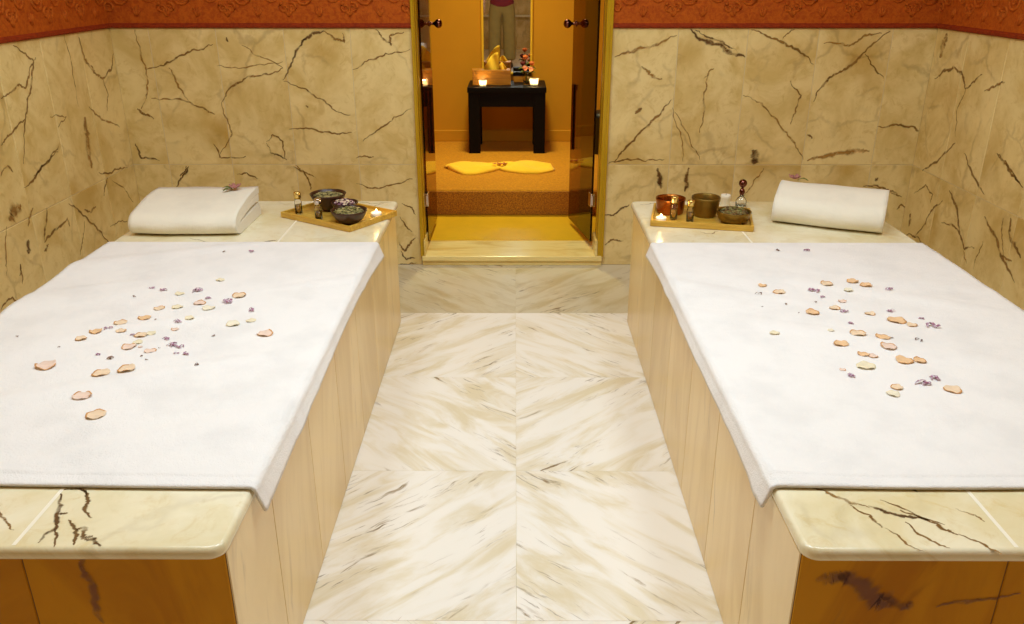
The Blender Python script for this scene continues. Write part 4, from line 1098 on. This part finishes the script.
M['rp'] = pc('dried_rose_petal', 190, 88, 40)
prn = random.Random(4)
for (dx, dy, wh) in ((-.028, -.012, 'leftmost'), (.0, .006, 'rearmost'), (.016, -.018, 'front middle'), (.038, .0, 'rightmost')):
    o = mesh('rose_petal', petal_bm('P', .030, prn), [M['rp'], PE], loc=(bc.x + dx, bc.y + dy, PZ + .034), rotz=prn.uniform(0, 6))
    o.modifiers.new('t', 'SOLIDIFY').thickness = .0008
    tag(o, f'reddish petal on the knot of the yellow towel, {wh} of its cluster', 'petal', 'petals on the yellow towel')

# ------------------------------------------------------------------ the person seen in the mirror
def skin(name, chains, mat, parent, root=0, sub=2, smooth=True):
    """chains: list of [(co, r), ...]; a chain may start with an index into the verts made so far"""
    bm = bmesh.new(); sl = bm.verts.layers.skin.verify(); V = []
    for ch in chains:
        prev = None
        for it in ch:
            if isinstance(it, int): prev = V[it]; continue
            co, r = it; v = bm.verts.new(co); rr = r if isinstance(r, tuple) else (r, r); v[sl].radius = rr; V.append(v)
            if prev: bm.edges.new((prev, v))
            prev = v
    V[root][sl].use_root = True
    me = bpy.data.meshes.new(name); bm.to_mesh(me); bm.free(); me.materials.append(mat)
    o = bpy.data.objects.new(name, me); COL.objects.link(o); o.parent = parent
    k = o.modifiers.new('skin', 'SKIN'); k.use_smooth_shade = True
    s = o.modifiers.new('sub', 'SUBSURF'); s.levels = sub; s.render_levels = sub
    return o
pr = empty('person', (-.19, -.80, 0)); tag(pr, 'person standing in khaki trousers and dark red shirt, seen in the lobby mirror', 'person')
def arm(s, hold):
    if hold:  # bent up in front of the chest, holding the phone
        return [((s * .19, 0, 1.43), .055), ((s * .235, .02, 1.32), .048), ((s * .25, .06, 1.16), .043), ((s * .23, .19, 1.20), .036), ((s * .17, .30, 1.29), .027), ((s * .155, .335, 1.32), (.030, .018))]
    return [((s * .19, 0, 1.43), .055), ((s * .235, 0, 1.32), .048), ((s * .255, .01, 1.14), .043), ((s * .262, .04, 1.00), .036), ((s * .262, .075, .885), .027), ((s * .260, .085, .84), (.018, .032))]
body = [[((0, 0, .95), (.15, .10)), ((0, .01, 1.10), (.135, .10)), ((0, .01, 1.26), (.155, .105)), ((0, -.005, 1.40), (.15, .09)), ((0, -.012, 1.48), .062), ((0, -.006, 1.55), .056), ((0, .0, 1.60), .056)]]
n0 = 7
A1 = [3] + arm(1, True); A2 = [3] + arm(-1, False); body += [A1, A2]
i_h1, i_h2 = n0 + 5, n0 + 11
def fingers(i, s, dirs):
    out = []
    for d in dirs: out.append([i] + d)
    return out
h1 = Vector((.155, .335, 1.32)); h2 = Vector((-.260, .085, .84))
for k in range(4):
    dx = (-.021 + .014 * k); ln = (.9, 1.05, 1, .8)[k]
    body.append([i_h1, (h1 + Vector((-.010, .012, dx + .03)), .0095), (h1 + Vector((-.035 * ln, .030, dx + .036)), .0085), (h1 + Vector((-.055 * ln, .018, dx + .036)), .007)])
body.append([i_h1, (h1 + Vector((-.01, -.015, .02)), .0105), (h1 + Vector((-.034, -.012, .034)), .009)])
for k in range(4):
    dy = (.024 - .016 * k); ln = (.9, 1.05, 1, .8)[k]
    body.append([i_h2, (h2 + Vector((0, dy, -.040)), .0095), (h2 + Vector((.006, dy, -.040 - .030 * ln)), .0085), (h2 + Vector((.018, dy, -.040 - .052 * ln)), .007)])
body.append([i_h2, (h2 + Vector((.012, .034, -.012)), .0105), (h2 + Vector((.020, .042, -.045)), .009)])
for s in (1, -1):
    body.append([0, ((s * .09, .0, .86), .095), ((s * .10, .005, .68), .078), ((s * .105, .01, .50), .058), ((s * .108, -.01, .36), .056), ((s * .11, -.012, .20), .042), ((s * .112, -.015, .09), .038), ((s * .118, .06, .045), (.040, .030)), ((s * .125, .15, .035), (.040, .024))])
bd = skin('body', body, M['skin'], pr)
HC = Vector((0, .018, 1.655)); HS = Vector((.074, .094, .118))
def head_pt(x, y, z, grow=1.0, face=True):
    g = lambda cx, cy, cz, r: math.exp(-((x - cx) ** 2 + (y - cy) ** 2 + (z - cz) ** 2) / (r * r))
    jaw = max(0, -z - .1)
    px, py, pz = x * (1 - .34 * jaw ** 1.3), y * (1 - (.10 if y > 0 else .42) * jaw), z
    if face:
        py += .24 * g(0, .98, -.14, .17) + .09 * g(0, .99, .06, .13) + .05 * g(0, .85, -.50, .20) + .06 * g(0, .7, -.82, .25) + .05 * g(0, .92, .28, .3)
        for q in (1, -1):
            py -= .10 * g(q * .38, .90, .08, .17)
            px += q * .17 * g(q * .99, -.02, -.02, .17); pz += .0
        py -= .035 * g(0, .87, -.50, .05) * 2
    return HC + Vector((px * HS.x, py * HS.y, pz * HS.z)) * 1.0 if grow == 1 else HC + Vector((px * HS.x * grow, py * HS.y * grow, pz * HS.z * grow))
dg = bpy.context.evaluated_depsgraph_get(); dg.update(); ev = bd.evaluated_get(dg)
bm = bmesh.new(); bm.from_mesh(ev.to_mesh()); ev.to_mesh_clear()
hb_ = bmesh.new(); bmesh.ops.create_uvsphere(hb_, u_segments=48, v_segments=32, radius=1)
vv = [bm.verts.new(head_pt(*v.co)) for v in hb_.verts]
for f in hb_.faces: bm.faces.new([vv[v.index] for v in f.verts])
hb_.free()
bd.modifiers.clear(); bm.to_mesh(bd.data); bm.free()
rm = bd.modifiers.new('fuse', 'REMESH'); rm.mode = 'VOXEL'; rm.voxel_size = .006; rm.use_smooth_shade = True
sm_ = bd.modifiers.new('soft', 'SMOOTH'); sm_.iterations = 3; sm_.factor = .4
tro = [[((0, 0, .96), (.168, .122)), ((0, 0, .90), (.172, .128))]]
for s in (1, -1): tro.append([1, ((s * .092, 0, .80), .112), ((s * .10, .005, .66), .108), ((s * .106, .008, .48), .100), ((s * .109, -.005, .32), .100), ((s * .112, -.012, .16), .100), ((s * .113, -.014, .085), .100)])
skin('trousers', tro, M['khaki'], pr)
sh = [[((0, .0, .83), (.205, .165)), ((0, .0, .92), (.19, .15)), ((0, .01, 1.06), (.170, .135)), ((0, .01, 1.24), (.176, .128)), ((0, -.005, 1.40), (.165, .108)), ((0, -.01, 1.475), (.075, .072))],
      [4, ((.19, 0, 1.43), .074), ((.236, .02, 1.31), .066), ((.248, .05, 1.20), .062)], [4, ((-.19, 0, 1.43), .074), ((-.236, 0, 1.31), .066), ((-.252, .008, 1.18), .062)]]
skin('shirt', sh, M['redshirt'], pr)
for s in (1, -1):
    skin('shoe', [[((s * .112, -.055, .045), (.040, .044)), ((s * .113, 0, .052), (.043, .050)), ((s * .118, .08, .042), (.046, .040)), ((s * .125, .17, .030), (.044, .028)), ((s * .127, .215, .024), (.030, .022))]], M['rubber'], pr)
hb_ = bmesh.new(); bmesh.ops.create_uvsphere(hb_, u_segments=40, v_segments=28, radius=1)
kill = [v for v in hb_.verts if not (v.co.z > .50 + .12 * v.co.y or (v.co.y < .10 and v.co.z > -.02 - .35 * max(0, -v.co.y)))]
bmesh.ops.delete(hb_, geom=kill, context='VERTS')
for v in hb_.verts: v.co = head_pt(*v.co, grow=1.07 + .02 * math.sin(v.co.x * 30) * math.sin(v.co.y * 26), face=False)
hr = mesh('hair', hb_, M['hair'], pr, smooth=True); hr.modifiers.new('t', 'SOLIDIFY').thickness = .006
for s in (1, -1):
    bm = bmesh.new(); sphere(bm, (s * .028, .0905, 1.665), .0115, seg=14); o = mesh('eye', bm, M['eye'], pr)
    bm = bmesh.new(); sphere(bm, (s * .028, .0985, 1.665), .005, sy=.8, seg=12); mesh('iris', bm, M['hair'], o)
bm = bmesh.new(); sphere(bm, (0, .102, 1.597), .021, sy=.35, sz=.30, seg=16); mesh('lips', bm, pc('lips', 168, 98, 86, .5), pr)
ph = empty('phone', (-.19 + .10, -.80 + .355, 1.345 - .005), 0); tag(ph, 'black phone held up in the right hand of the standing person', 'phone')
bm = bmesh.new(); box(bm, (-.036, -.005, -.07), (.036, .004, .07), .004); mesh('phone_body', bm, M['black'], ph)
bm = bmesh.new(); box(bm, (-.033, -.0058, -.066), (.033, -.0048, .066)); mesh('screen', bm, M['rubber'], ph)
wt = skin('watch', [[((-.262, .068, .905), (.034, .034)), ((-.262, .075, .885), (.034, .034))]], M['black'], pr, sub=1)

# ------------------------------------------------------------------ light: recessed downlights in the ceilings
def area(name, loc, size, power, col, rot=(0, 0, 0), spread=PI):
    L = bpy.data.lights.new(name, 'AREA'); L.shape = 'DISK'; L.size = size; L.energy = power; L.color = col; L.spread = spread
    o = bpy.data.objects.new(name, L); COL.objects.link(o); o.location = loc; o.rotation_euler = rot; return o
W1 = (.83, 1.0, 1.10)
area('downlight_left_bench', (-1.0, 1.8, ZC - .02), .55, 14.5, W1)
area('downlight_right_bench', (1.0, 1.8, ZC - .02), .55, 14.5, W1)
area('downlight_aisle', (0, 1.55, ZC - .02), .60, 21, W1)
area('downlight_door', (0, 2.75, ZC - .02), .50, 8, W1)
area('downlight_rear', (-.2, -1.9, ZC - .02), .30, 4, (1.0, .74, .3))
area('lobby_light', (-.1, 5.25, LZ - .02), .35, 17, (.95, .86, .46), spread=1.8)
w = bpy.data.worlds.new('world'); SC.world = w; w.use_nodes = True
w.node_tree.nodes['Background'].inputs[0].default_value = (1, .8, .55, 1); w.node_tree.nodes['Background'].inputs[1].default_value = .02
